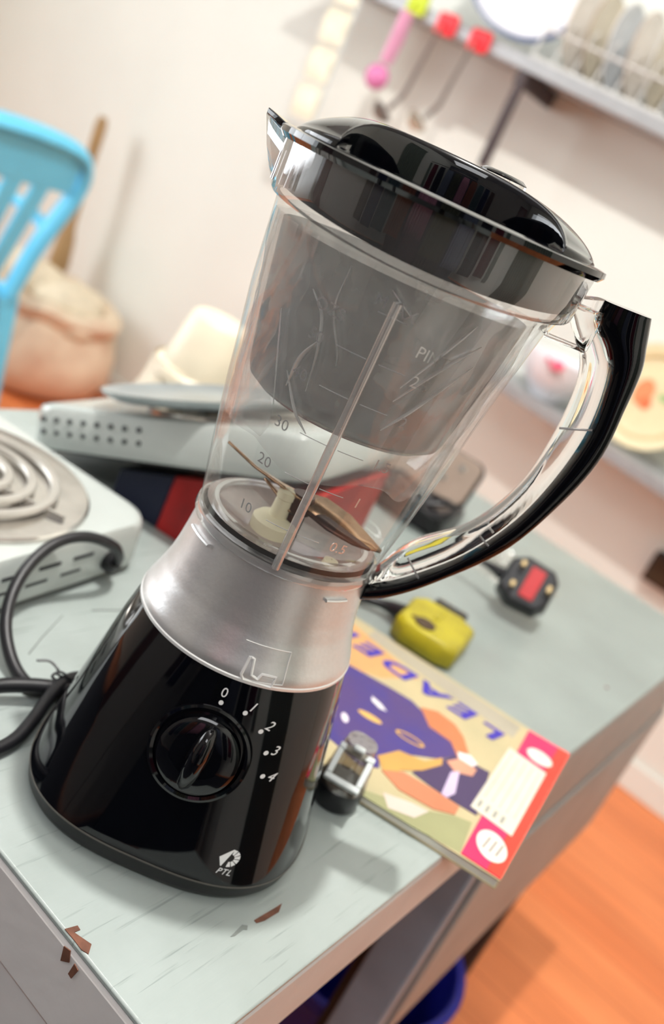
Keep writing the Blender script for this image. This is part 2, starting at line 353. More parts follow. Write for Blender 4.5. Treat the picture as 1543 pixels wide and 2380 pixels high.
shell = obj('base_shell', MB().loft([sring(.0136, .0848, 2.8)]+[sring(z, interp(z, BASE), interp(z, BN)) for z in zs]), M_black, BL)
obj('seam', MB().loft([sring(.0132, .0852, 2.8), sring(.0142, .0853, 2.8)]), mat('pale_seam_line', rgb(90, 86, 80), .4), shell)
# control dial on the front
dc = (.0055, .0795); P0 = base_pt(*dc); nx = (base_pt(dc[0], dc[1], 1)-P0).normalized(); ux = Vector((1, 0, 0)); ux = (ux-nx*ux.dot(nx)).normalized(); uz = nx.cross(ux)
MD = Matrix((ux, uz, nx)).transposed().to_4x4(); MD.translation = P0
dial = obj('dial_ring', MB().lathe([(.0272, -.004), (.0266, .0008), (.0252, .0014), (.0236, .0008), (.0228, -.002), (.0218, -.004)], 64, M=MD), M_black, BL)
kn = obj('dial', MB().lathe([(.0216, -.006), (.0212, .0040), (.0190, .0056), (.011, .0064), (.0005, .0066)], 64, M=MD), M_black, BL)
gp = []
for y, wd, h in ((-.0235, .0022, .006), (-.019, .0042, .011), (-.008, .0058, .0150), (.004, .0060, .0165), (.014, .0050, .0150), (.020, .0034, .0120), (.0232, .0016, .006)):
    gp.append([(-wd*1.25, y, .004), (-wd, y, h*.75), (-wd*.4, y, h), (wd*.4, y, h), (wd, y, h*.75), (wd*1.25, y, .004)])
obj('dial_grip', MB().loft(gp, M=MD @ Matrix.Rotation(math.radians(-4), 4, 'Z') @ Matrix.Diagonal((.82, .82, .9, 1))), M_black, kn, angle=60)
# white printing on the base: numerals, dots, maker's mark
def base_print(name, v, f, cx, cz, rot=0., off=.0002):
    c, s_ = math.cos(rot), math.sin(rot)
    vv = [tuple(base_pt(cx+x*c-y*s_, cz+x*s_+y*c, off+max(0, z))) for x, y, z in v]
    return obj(name, MB().add(vv, f), M_white_print, BL, smooth=False)
for s, x, z, r in (('0', .0047, .1137, 0), ('1', .0208, .1112, -.2), ('2', .0330, .1035, -.35), ('3', .0412, .0907, -.1), ('4', .0452, .0765, -.25)):
    v, f = text_mesh(s, .0072, .2 if s != '0' else 0, .0001); base_print('numeral', v, f, x, z, r)
def disc(r, n=16): return [(r*math.cos(2*PI*k/n), r*math.sin(2*PI*k/n), 0) for k in range(n)], [tuple(range(n))]
for x, z in ((.0051, .1085), (.0185, .1075), (.0299, .1001), (.0372, .0893), (.0408, .0767)):
    base_print('speed_dot', *disc(.00125), x, z)
v, f = text_mesh('PTL', .0047, .25, .0001, 1.1); base_print('lettering', v, f, .0433, .0222, -.1)
mk = MB(); mk.add([(-.0049, -.0006, 0), (.0002, .0050, 0), (.0008, .0050, 0), (-.0016, -.0052, 0), (-.0022, -.0050, 0)], [(0, 4, 3, 2, 1)])
for k in range(6):
    a0 = math.radians(92-k*31); a1 = math.radians(92-k*31-25); ro = .0050; ri = .0021
    mk.add([(.0008+ri*math.cos(a0), ri*math.sin(a0), 0), (.0008+ro*math.cos(a0), ro*math.sin(a0), 0), (.0008+ro*math.cos(a1), ro*math.sin(a1), 0), (.0008+ri*math.cos(a1), ri*math.sin(a1), 0)], [(0, 3, 2, 1)])
base_print('logo_mark', mk.v, mk.f, .0428, .0302, -.12)
# frosted collar
zc = [.1222+i*(.183-.1222)/30 for i in range(31)]
collar = obj('collar', MB().loft([sring(z, interp(z, COLL), 2) for z in zc], False, False), M_silver, BL)
obj('collar_lip', MB().lathe([(.0618, .1215), (.0631, .1222), (.0632, .1238), (.0622, .1246)], 120), M_relief, collar)
def coll_pt(a, z, off=.0002): return rev_pt(COLL, a, z, off)
R_ = math.radians
sq = [(3.6, .1425), (28.6, .1425), (28.6, .1258), (4.2, .1236)]
pts = []
for (a0, z0), (a1, z1) in zip(sq, sq[1:]):
    for k in range(8): pts.append(coll_pt(R_(a0+(a1-a0)*k/8), z0+(z1-z0)*k/8))
pts.append(coll_pt(R_(sq[-1][0]), sq[-1][1]))
obj('emblem_outline', MB().tube(pts, .00028, 5), M_relief, collar)
em = [(8.6, .1355), (7.6, .1262), (9.2, .1240), (23.2, .1236), (24.2, .1292), (17.0, .1292), (15.6, .1262), (12.2, .1275), (11.0, .1352)]
ep = [coll_pt(R_(a), z, .0003) for a, z in em]
obj('emblem', MB().tube([p for a, b in zip(ep, ep[1:]+ep[:1]) for p in (a, a.lerp(b, .33), a.lerp(b, .66))], .0008, 6, True), M_relief, collar)
for az0, az1, z in ((-62, -40, .1735), (38, 54, .1730)):
    obj('lock_tab', MB().tube([coll_pt(R_(az0+(az1-az0)*k/8), z, .0008) for k in range(9)], .0014, 8, flat=.7), M_silver, collar)
# clear jar
zj = [.183+i*(.339-.183)/26 for i in range(27)]
CX = lambda z: .003*max(0, (z-.30)/.06)
jar = obj('jar', MB().loft([sring(z, interp(z, JARP), 2+.25*max(0, (z-.28)/.06), cx=CX(z), dz=.006*max(0, (z-.30)/.039)) for z in zj], False, False), M_jar, BL)
obj('jar_base_ring', MB().lathe([(.0495, .1790), (.0522, .1790), (.0530, .1815), (.0524, .1845), (.0502, .186), (.0485, .183), (.0495, .1790)], 96), M_rimclear, jar)
obj('jar_foot_ring', MB().lathe([(.0420, .187), (.0455, .187), (.0450, .1895), (.0425, .1895), (.0420, .187)], 80), M_rimclear, jar)
obj('jar_floor', MB().lathe([(.0005, .1800), (.020, .1800), (.030, .1815), (.043, .1860), (.0485, .1880)], 64), M_floorjar, jar)
def band(z, r, dz): return sring(z, r, 2.25, cx=.003, dz=dz)
brim = obj('jar_rim_band', MB().loft([band(.3390, .0735, .006), band(.3385, .0775, .006), band(.3400, .0785, .006), band(.350, .0788, .0035), band(.3655, .0796, .001)], False, False), M_rimclear, jar)
for az in (-76, -71, -66, -61, -56):
    a = R_(az); p = [Vector((.003+.0795*math.sin(a), -.0795*math.cos(a), z)) for z in (.3475, .352, .357, .3615)]
    obj('grip_rib', MB().tube(p, .0010, 6), M_grad, brim)
# pouring spout: a beak on the left of the band
sp = []
for t, z, half, dep in ((0, .346, .010, .004), (.3, .352, .016, .007), (.6, .360, .020, .0105), (1, .3725, .022, .0145)):
    ring = []
    for k in range(13):
        u = -1+2*k/12; ang = PI+u*half/.076
        e = (1-abs(u))**1.2
        ring.append((.003+(.0755+.003*t+dep*e)*math.cos(ang), (.0755+.003*t)*math.sin(ang)*1.0, z-(1-e)*.006*t))
    sp.append(ring)
spm = MB(); n = 13
spm.add([p for r in sp for p in r], [(i*n+j, i*n+j+1, (i+1)*n+j+1, (i+1)*n+j) for i in range(3) for j in range(n-1)])
obj('spout', spm, M_rimclear, jar, solid=.0018)
# measuring rib and raised scales
rib = [rev_pt(JARP, R_(2), .1835+(.3265-.1835)*k/20, .0012) for k in range(21)]
obj('measuring_rib', MB().tube(rib, .0026, 10, flat=.9), thin('rib_clear_plastic', base=.22, edge=.95, rough=.05, milk=.32, milkcol=(.97, .96, .95), power=1.6), jar)  # milk whitens the rib in place of its bright highlights
def jar_print(s, size, az, z, shear=0., rot=-.06):
    v, f = text_mesh(s, size, shear, .00012); vv = []
    for x, y, dz in v:
        zz = z+y+x*rot; r = interp(zz, JARP); vv.append(tuple(rev_pt(JARP, R_(az)+x/r, zz, .0003+max(0, dz))))
    return obj('scale_mark', MB().add(vv, f), M_grad, jar, smooth=False)
for s, az, z in (('OZS', -19.1, .3113), ('50', -20.7, .2979), ('40', -21.7, .2789), ('30', -21.6, .2533), ('20', -23.6, .2324), ('10', -25.5, .2056), ('PINT', 22.3, .3099), ('2.5', 22.8, .2970), ('2', 24.5, .2772), ('1.5', 25.6, .2537), ('1', 24.4, .2318), ('0.5', 28.1, .2045)):
    jar_print(s, .0078, az, z)
jar_print('M  AX', .0072, 2.2, .3235)
def tick(a0, a1, z):
    obj('scale_line', MB().tube([rev_pt(JARP, R_(a0+(a1-a0)*k/6), z, .0003) for k in range(7)], .00022, 5), M_grad, jar)
for z in (.2985, .2785, .2540, .2325, .2050):
    tick(-12.5, 0, z); tick(5, 16.8, z)
tick(-3, 8, .3195)
# blades and drive inside the jar
bl = thing('x', '', '') if False else None
cut = obj('blade_hub', MB().lathe([(.0005, .206), (.006, .206), (.0075, .203), (.0075, .196), (.0055, .194), (.0055, .181)], 24), M_amberdark, BL)
def blade(name, path, w0, m):
    mb = MB(); L_ = []
    for (x, y, z, wd, tw) in path:
        d_ = Vector((0, wd, wd*tw)); L_.append((Vector((x, y, z))-d_, Vector((x, y, z))+d_))
    n = len(L_); v = [p for a, b in L_ for p in (a, b)]
    mb.add(v, [(2*i, 2*i+2, 2*i+3, 2*i+1) for i in range(n-1)])
    return obj(name, mb, m, cut, solid=w0)
blade('blade', [(0, 0, .2035, .007, .1), (.012, 0, .2025, .009, .35), (.028, 0, .1985, .0085, .45), (.044, -.002, .1958, .004, .3), (.0505, -.003, .1950, .0008, .2)], .0014, M_amber)
blade('blade', [(0, 0, .2035, .007, -.1), (-.014, 0, .2055, .006, -.25), (-.030, 0, .2085, .004, -.3), (-.0485, 0, .2152, .0008, -.2)], .0014, M_amber)
blade('blade', [(.004, -.004, .2005, .005, .1), (.018, -.010, .1995, .0045, .3), (.034, -.012, .1975, .003, .3), (.044, -.010, .1960, .0007, .2)], .0012, M_amberdark)
blade('blade', [(-.003, -.003, .196, .004, 0), (-.007, -.003, .1965, .004, 0), (-.014, -.002, .201, .0022, 0), (-.023, -.001, .2052, .0008, 0)], .0012, M_amber)
obj('spindle_boss', MB().lathe([(.0005, .1735), (.0125, .1735), (.0128, .180), (.0105, .1825), (.0052, .1835), (.0047, .194), (.0052, .1945), (.0050, .1985), (.0020, .2000), (.0005, .2000)], 32, M=Matrix.Translation((-.0085, -.004, .0065))), M_cream, cut)
obj('bevel_screw', MB().lathe([(.0005, .1818), (.0045, .1818), (.0040, .1845), (.0005, .1850)], 20, M=Matrix.Translation((.027, -.022, .002))), M_cream, cut)
# handle: clear inner half and black outer half, in the plane of the axis
mid = [(.0926, .3606), (.0939, .350), (.1046, .3404), (.1112, .3294), (.1160, .3026), (.1140, .2752), (.1060, .2437), (.0905, .2143), (.0694, .1897), (.0515, .1762)]
outr = [(.1165, .3620), (.1210, .3500), (.1250, .3380), (.1270, .3186), (.1285, .2902), (.1216, .2598), (.1073, .2246), (.0820, .1922), (.0642, .1745), (.0510, .1665)]
inn = [(.0790, .3560), (.0800, .3480), (.0896, .3370), (.0965, .3310), (.1017, .3174), (.1037, .2914), (.1010, .2604), (.0875, .2295), (.0635, .2060), (.0545, .1850)]
def strip(inner, outer, hw, N=56, rnd=.32, y0=0.):
    I = catmull([(x, 0, z) for x, z in inner], N); O = catmull([(x, 0, z) for x, z in outer], N); rings = []
    for p, q in zip(I, O):
        d_ = q-p; ring = []
        for k in range(16):
            a = 2*PI*k/16; c, s_ = math.cos(a), math.sin(a); e = .55
            u = .5+.5*math.copysign(abs(c)**e, c); v_ = hw*math.copysign(abs(s_)**e, s_)
            ring.append((p.x+d_.x*u, y0+v_, p.z+d_.z*u))
        rings.append(ring)
    return MB().loft(rings)
h1 = obj('handle', strip(inn, mid, .0105), M_glass, BL, angle=60)
h2 = obj('handle_grip', strip(mid, outr, .0125), M_black, BL, angle=60)
obj('handle_bridge', MB().loft([[(x, y, z) for x, y, z in ((.072, -.012, .3335), (.072, .012, .3335), (.078, .012, .3535), (.078, -.012, .3535))], [(x, y, z) for x, y, z in ((.096, -.010, .3345), (.096, .010, .3345), (.095, .010, .3550), (.095, -.010, .3550))]]), M_glass, h1, bevel=.002)
for k, (i, j) in enumerate((((.1015, .297), (.1165, .3028)), ((.0915, .2290), (.1035, .2235)), ((.0640, .2010), (.0745, .1925)))):
    obj('joint_line', MB().tube([(i[0], -.0106, i[1]), ((i[0]+j[0])/2, -.0110, (i[1]+j[1])/2), (j[0], -.0106, j[1])], .0006, 6), M_grad, h1)
# lid: skirt inside the band, flange, dome with a finger scoop on each side of a broad bar
lid = obj('lid', MB().loft([sring(.3660, .0745, 2.2, cx=.003), sring(.3655, .0815, 2.2, cx=.003, dz=.0012), sring(.3675, .0835, 2.2, cx=.003, dz=.0015), sring(.3700, .0832, 2.2, cx=.003, dz=.0015), sring(.3712, .0800, 2.2, cx=.003, dz=.001), sring(.3705, .0765, 2.2, cx=.003, dz=.001)], False, False), M_black, BL)
obj('lid_skirt', MB().loft([sring(.3425, .0752, 2.2, cx=.003, dz=.006), sring(.3655, .0757, 2.2, cx=.003, dz=.001)], False, False), M_black, lid)
def sstep(a, b, x):
    t = max(0, min(1, (x-a)/(b-a))); return t*t*(3-2*t)
def lid_h(x, y):
    a = .077; r = (abs(x/a)**2.2+abs(y/a)**2.2)**(1/2.2)
    dome = .0200*max(0, 1-r**2.4)**.60
    lobe = .0025*math.exp(-((x+.05)/.02)**2)*max(0, 1-r**4)
    e = max(0., min(1., 1-((x-.002)/.054)**2))           # the scoop is a half ellipse on each side of the bar
    hw_ = .013 if e > 0 else 1.
    d_ = abs(y)-(.012+.062*(1-e**.5))                      # > 0 inside the scoop
    wall = 1-sstep(0., .010, d_)
    low = .0010+.0015*max(0, 1-r)
    top = dome+lobe
    return low+(top-low)*wall if top > low else top
def lid_top(x, y):
    a = .077; r = min(1, (abs(x/a)**2.2+abs(y/a)**2.2)**(1/2.2))
    return .0200*max(0, 1-r**2.4)**.60+.0025*math.exp(-((x+.05)/.02)**2)*max(0, 1-r**4)
xs = []
for k in range(81): xs.append(-.0768*math.cos(PI*k/80))
for e_ in (-.052, .056):
    for k in range(-14, 15): xs.append(e_+.0045*(k/14)**3)
xs = sorted(set(round(x, 6) for x in xs)); lo_n, wl_n, tp_n = 8, 6, 22
vv = []; ff = []; cols = 2*lo_n+2*wl_n+tp_n
for x in xs:
    Y = .0768*max(0, 1-abs(x/.0768)**2.2)**(1/2.2)
    e = max(0., 1-((x-.002)/.054)**2); yb = min(Y, .012+.066*(1-e**.5)); dp_ = min(.004, yb*.5)
    half = []
    for k in range(lo_n):
        y = Y+(yb-Y)*k/(lo_n-1); half.append((y, min(lid_top(x, y), .0008+.0012*(k/(lo_n-1)))))
    z0 = half[-1][1]; z1 = lid_top(x, yb-dp_)
    for k in range(1, wl_n+1):
        u = k/wl_n; half.append((yb-dp_*u**2.2, z0+(z1-z0)*math.sin(u*PI/2)**.9))
    row = [(x+.003, -y, .3705+z) for y, z in half]
    yt = yb-dp_
    for k in range(1, tp_n+1):
        y = -yt+2*yt*k/(tp_n+1); row.append((x+.003, y, .3705+max(z1, lid_top(x, y))))
    row += [(x+.003, y, .3705+z) for y, z in reversed(half)]
    vv += row
nc = len(row)
for i in range(len(xs)-1):
    for j in range(nc-1): ff.append((i*nc+j, (i+1)*nc+j, (i+1)*nc+j+1, i*nc+j+1))
obj('lid_dome', MB().add(vv, ff), M_black, lid, angle=75)
obj('lid_spout_cover', MB().loft([[(-.0785, -.012, .3690), (-.0785, .012, .3690), (-.0785, .012, .3720), (-.0785, -.012, .3720)], [(-.0850, -.0075, .3708), (-.0850, .0075, .3708), (-.0850, .0075, .3738), (-.0850, -.0075, .3738)], [(-.0905, -.0018, .3722), (-.0905, .0018, .3722), (-.0905, .0018, .3750), (-.0905, -.0018, .3750)]]), M_black, lid, bevel=.0006)
obj('cap_knob', MB().lathe([(.0005, .3925), (.010, .3925), (.0125, .391), (.0125, .385)], 24, M=Matrix.Translation((.024, .012, .0005))), M_glass, lid)
# the clear-film-wrapped dark cup packed inside the jar
ic = thing('cup', 'dark grey cup packed in crumpled clear film inside the blender jar', 'cup', (0, 0, TZ))
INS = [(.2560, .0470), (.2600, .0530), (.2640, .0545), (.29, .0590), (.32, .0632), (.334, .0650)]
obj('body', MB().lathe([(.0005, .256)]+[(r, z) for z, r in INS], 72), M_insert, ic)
CREASES = [[(-18.1, .3313), (-18.5, .3122), (-11.5, .2960), (-9.5, .2895)], [(-42, .300), (-37.0, .2830), (-30.0, .2585)], [(-28.9, .2765), (-19.0, .2615), (-10.5, .2540)], [(-29.5, .3150), (-22.4, .3067), (-19.0, .2917), (-17.5, .2722)], [(-1.5, .3300), (2.5, .3270), (8.0, .3230)], [(33, .330), (28, .318), (17, .292)], [(40, .322), (28, .305), (17, .285)], [(42, .312), (27, .285), (18, .270)], [(-20, .2960), (-25, .2850), (-27, .2700)]]
rng = random.Random(3); rings = []
for i in range(25):
    z = .236+i*(.337-.236)/24; ring = []
    for j in range(96):
        t = 2*PI*j/96; r = interp(z, JARP)-.0032
        nz_ = noise.noise(Vector((math.cos(t)*3.0, math.sin(t)*3.0, z*30)))+.6*noise.noise(Vector((math.cos(t)*7+5, math.sin(t)*7, z*60)))
        r += min(.0012, .0028*nz_-.0008)
        dz = (.010*noise.noise(Vector((math.cos(t)*2, math.sin(t)*2, 3.3)))) if i == 0 else 0
        ring.append((r*math.cos(t), r*math.sin(t), z+dz))
    rings.append(ring)
obj('film_wrap', MB().loft(rings, False, False), M_bag, ic, angle=25)

gf = []  # extra film layer added to imitate white glare on the jar's left
for i in range(15):
    z = .240+i*.096/14; gf.append([])
    for j in range(33):
        a = R_(-122+88*j/32+8*noise.noise(Vector((i*.35, 1.1, 0)))); o_ = -.0042-.0018*noise.noise(Vector((j*.55, i*.3, 2)))
        gf[-1].append(tuple(rev_pt(JARP, a, z, o_)))
obj('glare_film', MB().add([p for r in gf for p in r], [(i*33+j, (i+1)*33+j, (i+1)*33+j+1, i*33+j+1) for i in range(14) for j in range(32)]), thin('glare_film_haze', base=.1, edge=.3, rough=.15, milk=.16, milkcol=(.96, .95, .93), bump=.8, bscale=30), ic, angle=25)
M_crease = thin('film_crease', base=.30, edge=.8, rough=.2, milk=.75, milkcol=(.97, .97, .95), power=1.6)
for pth in CREASES:
    P_ = catmull([rev_pt(JARP, R_(a), z, -.0021) for a, z in pth], 24)
    obj('film_crease', MB().tube(P_, [.0004+.0011*math.sin(PI*k/23) for k in range(24)], 6, flat=.4), M_crease, ic)

# ---------------------------------------------------------------- cords beside the blender
M_cord = mat('black_rubber', rgb(22, 22, 26), .42, var=.1)
M_hobw = mat('white_enamel', rgb(190, 196, 192), .22, var=.02, coat=.2)
M_coil = mat('pale_grey_heating_tube', rgb(196, 192, 184), .35, metal=.5, var=.08)
M_pan = mat('shiny_drip_pan', rgb(222, 218, 212), .14, metal=.9, var=.10, scale=40)
M_slot = mat('dark_slot', rgb(40, 42, 46), .8)
def hotplate(t, w, dp, h, side_holes, slots, coil=True, cr=.083, centre=(0, 0)):
    ring = rr(w/2, dp/2, .028, 6)
    obj('body', MB().loft([[(x*.99, y*.99, .006) for x, y in ring], [(x, y, .010) for x, y in ring], [(x*.985, y*.985, h-.006) for x, y in ring], [(x*.965, y*.965, h-.001) for x, y in ring], [(x*.93, y*.93, h) for x, y in ring]]), M_hobw, t, angle=50)
    obj('base_strip', MB().loft([[(x*.97, y*.97, .0035) for x, y in ring], [(x*.975, y*.975, .0065) for x, y in ring]]), M_cord, t)
    for sx in (-1, 1):
        for sy in (-1, 1):
            obj('foot', MB().lathe([(.0005, 0), (.010, 0), (.011, .007), (.0005, .007)], 14, M=Matrix.Translation((sx*(w/2-.03), sy*(dp/2-.03), 0))), M_cord, t)
    Mc = Matrix.Translation((centre[0], centre[1], 0))
    obj('drip_pan', MB().lathe([(.0005, h+.0012), (.05, h+.0012), (.09, h+.003), (cr+.016, h+.0045), (cr+.018, h+.003), (cr+.018, h)], 56, M=Mc), M_pan, t)
    if coil:
        sp_ = []
        for k in range(150):
            u = k/149; a = 2*PI*3.6*u+.6; r = .018+(cr-.018)*u; sp_.append((centre[0]+r*math.cos(a), centre[1]+r*math.sin(a), h+.0062))
        sp_ += [(centre[0]+(cr+.004)*math.cos(a+.25), centre[1]+(cr+.004)*math.sin(a+.25), h+.007), (centre[0]+cr*1.08*math.cos(a+.4), centre[1]+cr*1.08*math.sin(a+.4), h+.002)]
        obj('heating_coil', MB().tube(sp_, .0040, 8, flat=.75), M_coil, t)
        for k in range(3):
            a = 2*PI*k/3+.3
            obj('coil_support', MB().box(.012, cr+.006, -.0015, .0015, h+.002, h+.0062, M=Mc @ Matrix.Rotation(a, 4, 'Z')), M_pan, t)
    return t
g = math.atan2(.029, .158)
hw, hd = .225, .235
c, s_ = math.cos(g), math.sin(g)
ca, cb = -.2075-.5*hw*c+.5*hd*s_-.002, .148-.5*hd*c-.5*hw*s_+.004
HB = rthing('hot_plate', 'white single hot plate with spiral coil lying flat beside the blender', 'hot plate', ca, cb, 0, g)
hotplate(HB, hw, hd, .047, 0, 1, centre=(.002, -.002))
for r_ in range(2):
    for k in range(4):
        y0 = -.100+k*.036+.010*r_
        obj('vent_slot', MB().box(hw/2-.0042, hw/2-.0002, y0, y0+.022, .018+.012*r_, .0205+.012*r_), M_slot, HB)
CORD = [(-.196, .098, .020), (-.190, .097, .026), (-.1848, .0905, .035), (-.1813, .0761, .048), (-.1821, .0492, .058), (-.1834, .0257, .056), (-.178, .0032, .047), (-.1659, -.0166, .035), (-.1503, -.0296, .022), (-.1325, -.036, .012), (-.1145, -.0382, .006), (-.0996, -.0350, .005), (-.094, -.020, .005), (-.094, .02, .005)]
cth = rthing('power_cord', 'thick black power cord looping from the white hot plate to the blender base', 'cord', 0, 0)
obj('cable', MB().tube(catmull(CORD, 90), .0042, 10), M_cord, cth)
obj('strain_relief', MB().tube([(-.203, .100, .020), (-.196, .098, .020), (-.191, .0965, .0245)], [.0095, .009, .006], 14), M_cord, cth)
BC = rthing('power_cord', 'folded black blender cord tied with a twist tie at the left of the base', 'cord', 0, 0)
obj('cable', MB().tube(catmull([(-.0602, -.1165, .005), (-.075, -.1172, .007), (-.098, -.1160, .010), (-.1085, -.100, .011), (-.1051, -.0772, .011), (-.1032, -.0607, .012), (-.0965, -.0447, .013), (-.0885, -.030, .013), (-.082, -.015, .010)], 40), .0048, 10), M_cord, BC)
obj('cable', MB().tube(catmull([(-.0600, -.118, .005), (-.0623, -.0900, .005), (-.0650, -.0736, .006), (-.0725, -.0572, .009), (-.0820, -.0413, .013), (-.0895, -.0260, .015), (-.0930, -.008, .012), (-.090, .010, .006)], 50), .0042, 10), M_cord, BC)
obj('twist_tie', MB().tube(catmull([(-.1093, -.0332, .020), (-.1047, -.0265, .021), (-.0975, -.0245, .019), (-.0936, -.0287, .020), (-.0900, -.0235, .018), (-.0880, -.0225, .019), (-.0933, -.0263, .021), (-.0945, -.0310, .018), (-.0885, -.0290, .017)], 50), .0009, 6), M_cord, BC)

# ---------------------------------------------------------------- second hot plate on a navy and red carton
CT = rthing('carton', 'crushed navy and red cardboard box propping up the second hot plate', 'box', 0, 0)
M_navy = mat('navy_print_card', rgb(16, 22, 52), .5, var=.15, scale=6); M_red = mat('red_print_card', rgb(176, 24, 24), .5, var=.25, scale=30)
HT = math.radians(22.5); HG = math.atan(.2); HL, HDp = .305, .225
HC = (-.402, .160, .004)       # lowest front corner, resting on the table
def hrise(a): return HC[2]+(a-HC[0])*math.tan(HT)/math.cos(HG)
def wedge(a0, a1, off):
    q = lambda a, d_: (a-.2*d_, .225+.2*(a+.2)+d_)
    v = [q(a0, .0)+(0,), q(a1, .0)+(0,), q(a1, .16)+(0,), q(a0, .16)+(0,)]
    t = [x[:2]+(hrise(a0 if k in (0, 3) else a1)-.0062-off,) for k, x in enumerate(v)]
    return MB().loft([v, t])
obj('body', wedge(-.318, -.2625, 0), M_navy, CT, bevel=.0015)
obj('red_panel', wedge(-.2620, -.128, 0), M_red, CT, bevel=.0015)
HR = Matrix.Rotation(PHI+HG, 3, 'Z') @ Matrix.Rotation(-HT, 3, 'Y')
H2 = thing('hot_plate', 'white hot plate with two rows of vent holes tilted up on a carton', 'hot plate', W(*HC)+HR @ Vector((HL/2, HDp/2, 0)))
H2.rotation_euler = HR.to_euler()
hotplate(H2, HL, HDp, .046, 1, 0, coil=True, cr=.080, centre=(.030, .0))
for r_ in range(2):
    for k in range(8):
        x0 = -HL/2+.024+k*.0155
        obj('vent_hole', MB().lathe([(.0005, 0), (.0023, 0), (.0023, .0028), (.0005, .0028)], 12, M=Matrix.Translation((x0, -HDp/2+.0024, .034-.012*r_)) @ Matrix.Rotation(PI/2, 4, 'X')), M_slot, H2)
M_gdisc = mat('grey_metal_disc', rgb(170, 178, 180), .3, metal=.6, var=.06)
PL = thing('griddle', 'round grey metal disc lying on the raised hot plate coil', 'griddle', H2.location+HR @ Vector((.0, -.030, .0565)))
PL.rotation_euler = HR.to_euler()
obj('disc', MB().lathe([(.0005, 0), (.088, 0), (.098, .005), (.100, .009), (.096, .009), (.086, .004), (.0005, .003)], 56), M_gdisc, PL)

# ---------------------------------------------------------------- small things on the far table
M_pcup = mat('cream_white_plastic', rgb(234, 222, 198), .4, var=.04)
PC = rthing('measuring_cup', 'pair of cream plastic cups stacked upside down behind the hot plates', 'cup', -.496, .452, 0, 0)
obj('cup', MB().lathe([(.0005, .165), (.038, .165), (.042, .160), (.052, .085), (.060, .078), (.062, .066), (.057, .066)], 40, M=Matrix.Diagonal((.9,.9,.84,1)) @ Matrix.Rotation(.12, 4, 'Y')), M_pcup, PC)
obj('cup', MB().lathe([(.052, .070), (.058, .030), (.066, .008), (.068, .001), (.063, .001)], 40, M=Matrix.Rotation(.04, 4, 'Y')), M_pcup, PC)
M_yel = mat('yellow_plastic', rgb(174, 162, 28), .45, var=.1, scale=30, col2=rgb(146, 134, 22))
M_brown = mat('dark_brown_plastic', rgb(62, 44, 26), .5); M_blackp = mat('black_plug_plastic', rgb(16, 16, 20), .3)
YA = rthing('adaptor', 'yellow plastic plug adaptor with brown round hole beside the exercise book', 'adaptor', -.032, .372, 0, math.radians(104))
yr = [(-.040, -.020), (-.034, -.034), (.030, -.036), (.042, -.018), (.040, .024), (.026, .034), (-.030, .032), (-.040, .020)]
obj('body', MB().loft([[(x*.96, y*.96, .002) for x, y in yr], [(x, y, .006) for x, y in yr], [(x, y, .020) for x, y in yr], [(x*.92, y*.90, .025) for x, y in yr]]), M_yel, YA, bevel=.0015)
obj('socket_hole', MB().lathe([(.0005, .0255), (.009, .0255), (.0105, .0262), (.0105, .024)], 24, M=Matrix.Translation((-.022, .006, 0))), M_brown, YA)
obj('screw', MB().lathe([(.0005, .0258), (.003, .0258), (.003, .024)], 12, M=Matrix.Translation((-.020, .018, 0))), M_brown, YA)
obj('ridge', MB().box(.0, .032, -.002, .004, .024, .0268), M_yel, YA, bevel=.001)
obj('pin_block', MB().box(.040, .062, -.020, .016, .004, .022), M_blackp, YA, bevel=.002)
M_pin = mat('brass_pin', rgb(200, 176, 130), .3, metal=.9)
for y in (-.014, .0, .010): obj('pin', MB().box(.060, .078, y, y+.004, .010, .016), M_pin, YA, bevel=.0008)
obj('cable', MB().tube(catmull([(-.004, .030, .014), (-.002, .050, .012), (-.012, .085, .007), (-.03, .12, .006)], 24), [.011-.006*min(1, k/9) for k in range(24)], 10), M_cord, YA)
BP = rthing('plug', 'black three-pin mains plug with red fuse cover facing the viewer', 'plug', -.028, .570, .0305, 0)
PN = Vector((.27, -.96, .72)).normalized(); PY = Vector((-.90, -.25, 0)); PY = (PY-PN*PY.dot(PN)).normalized(); PX = PY.cross(PN)
BP.rotation_euler = (Matrix.Rotation(PHI, 3, 'Z') @ Matrix((PX, PY, PN)).transposed()).to_euler()
pr_ = [(-.026, -.020), (-.016, -.029), (.016, -.029), (.026, -.020), (.028, .012), (.018, .028), (-.018, .028), (-.028, .012)]
obj('body', MB().loft([[(x*1.0, y*1.0, .001) for x, y in pr_], [(x*1.06, y*1.06, .012) for x, y in pr_], [(x, y, .030) for x, y in pr_], [(x*.94, y*.94, .034) for x, y in pr_]]), M_blackp, BP, bevel=.002)
obj('fuse_cover', MB().prism(rr(.0185, .0085, .002), .033, .0362, Matrix.Translation((0, -.004, 0))), mat('red_fuse_plastic', rgb(180, 14, 20), .35), BP, bevel=.0008)
obj('pin', MB().box(-.004, .004, -.0245, -.020, .034, .048), M_pin, BP, bevel=.0008)
for sx in (-1, 1): obj('pin', MB().box(sx*.013-.0032, sx*.013+.0032, .012, .017, .034, .046), M_pin, BP, bevel=.0008)
obj('cable', MB().tube(catmull([(0, .028, .012), (.004, .05, .004), (.004, .075, -.006), (.006, .11, -.010)], 30), [.008-.0048*min(1, k/12) for k in range(30)], 10), M_cord, BP)
FW = rthing('film_scrap', 'crumpled scrap of clear plastic film lying behind the black plug', 'plastic bag', -.085, .665, 0)
fv = []; ff = []
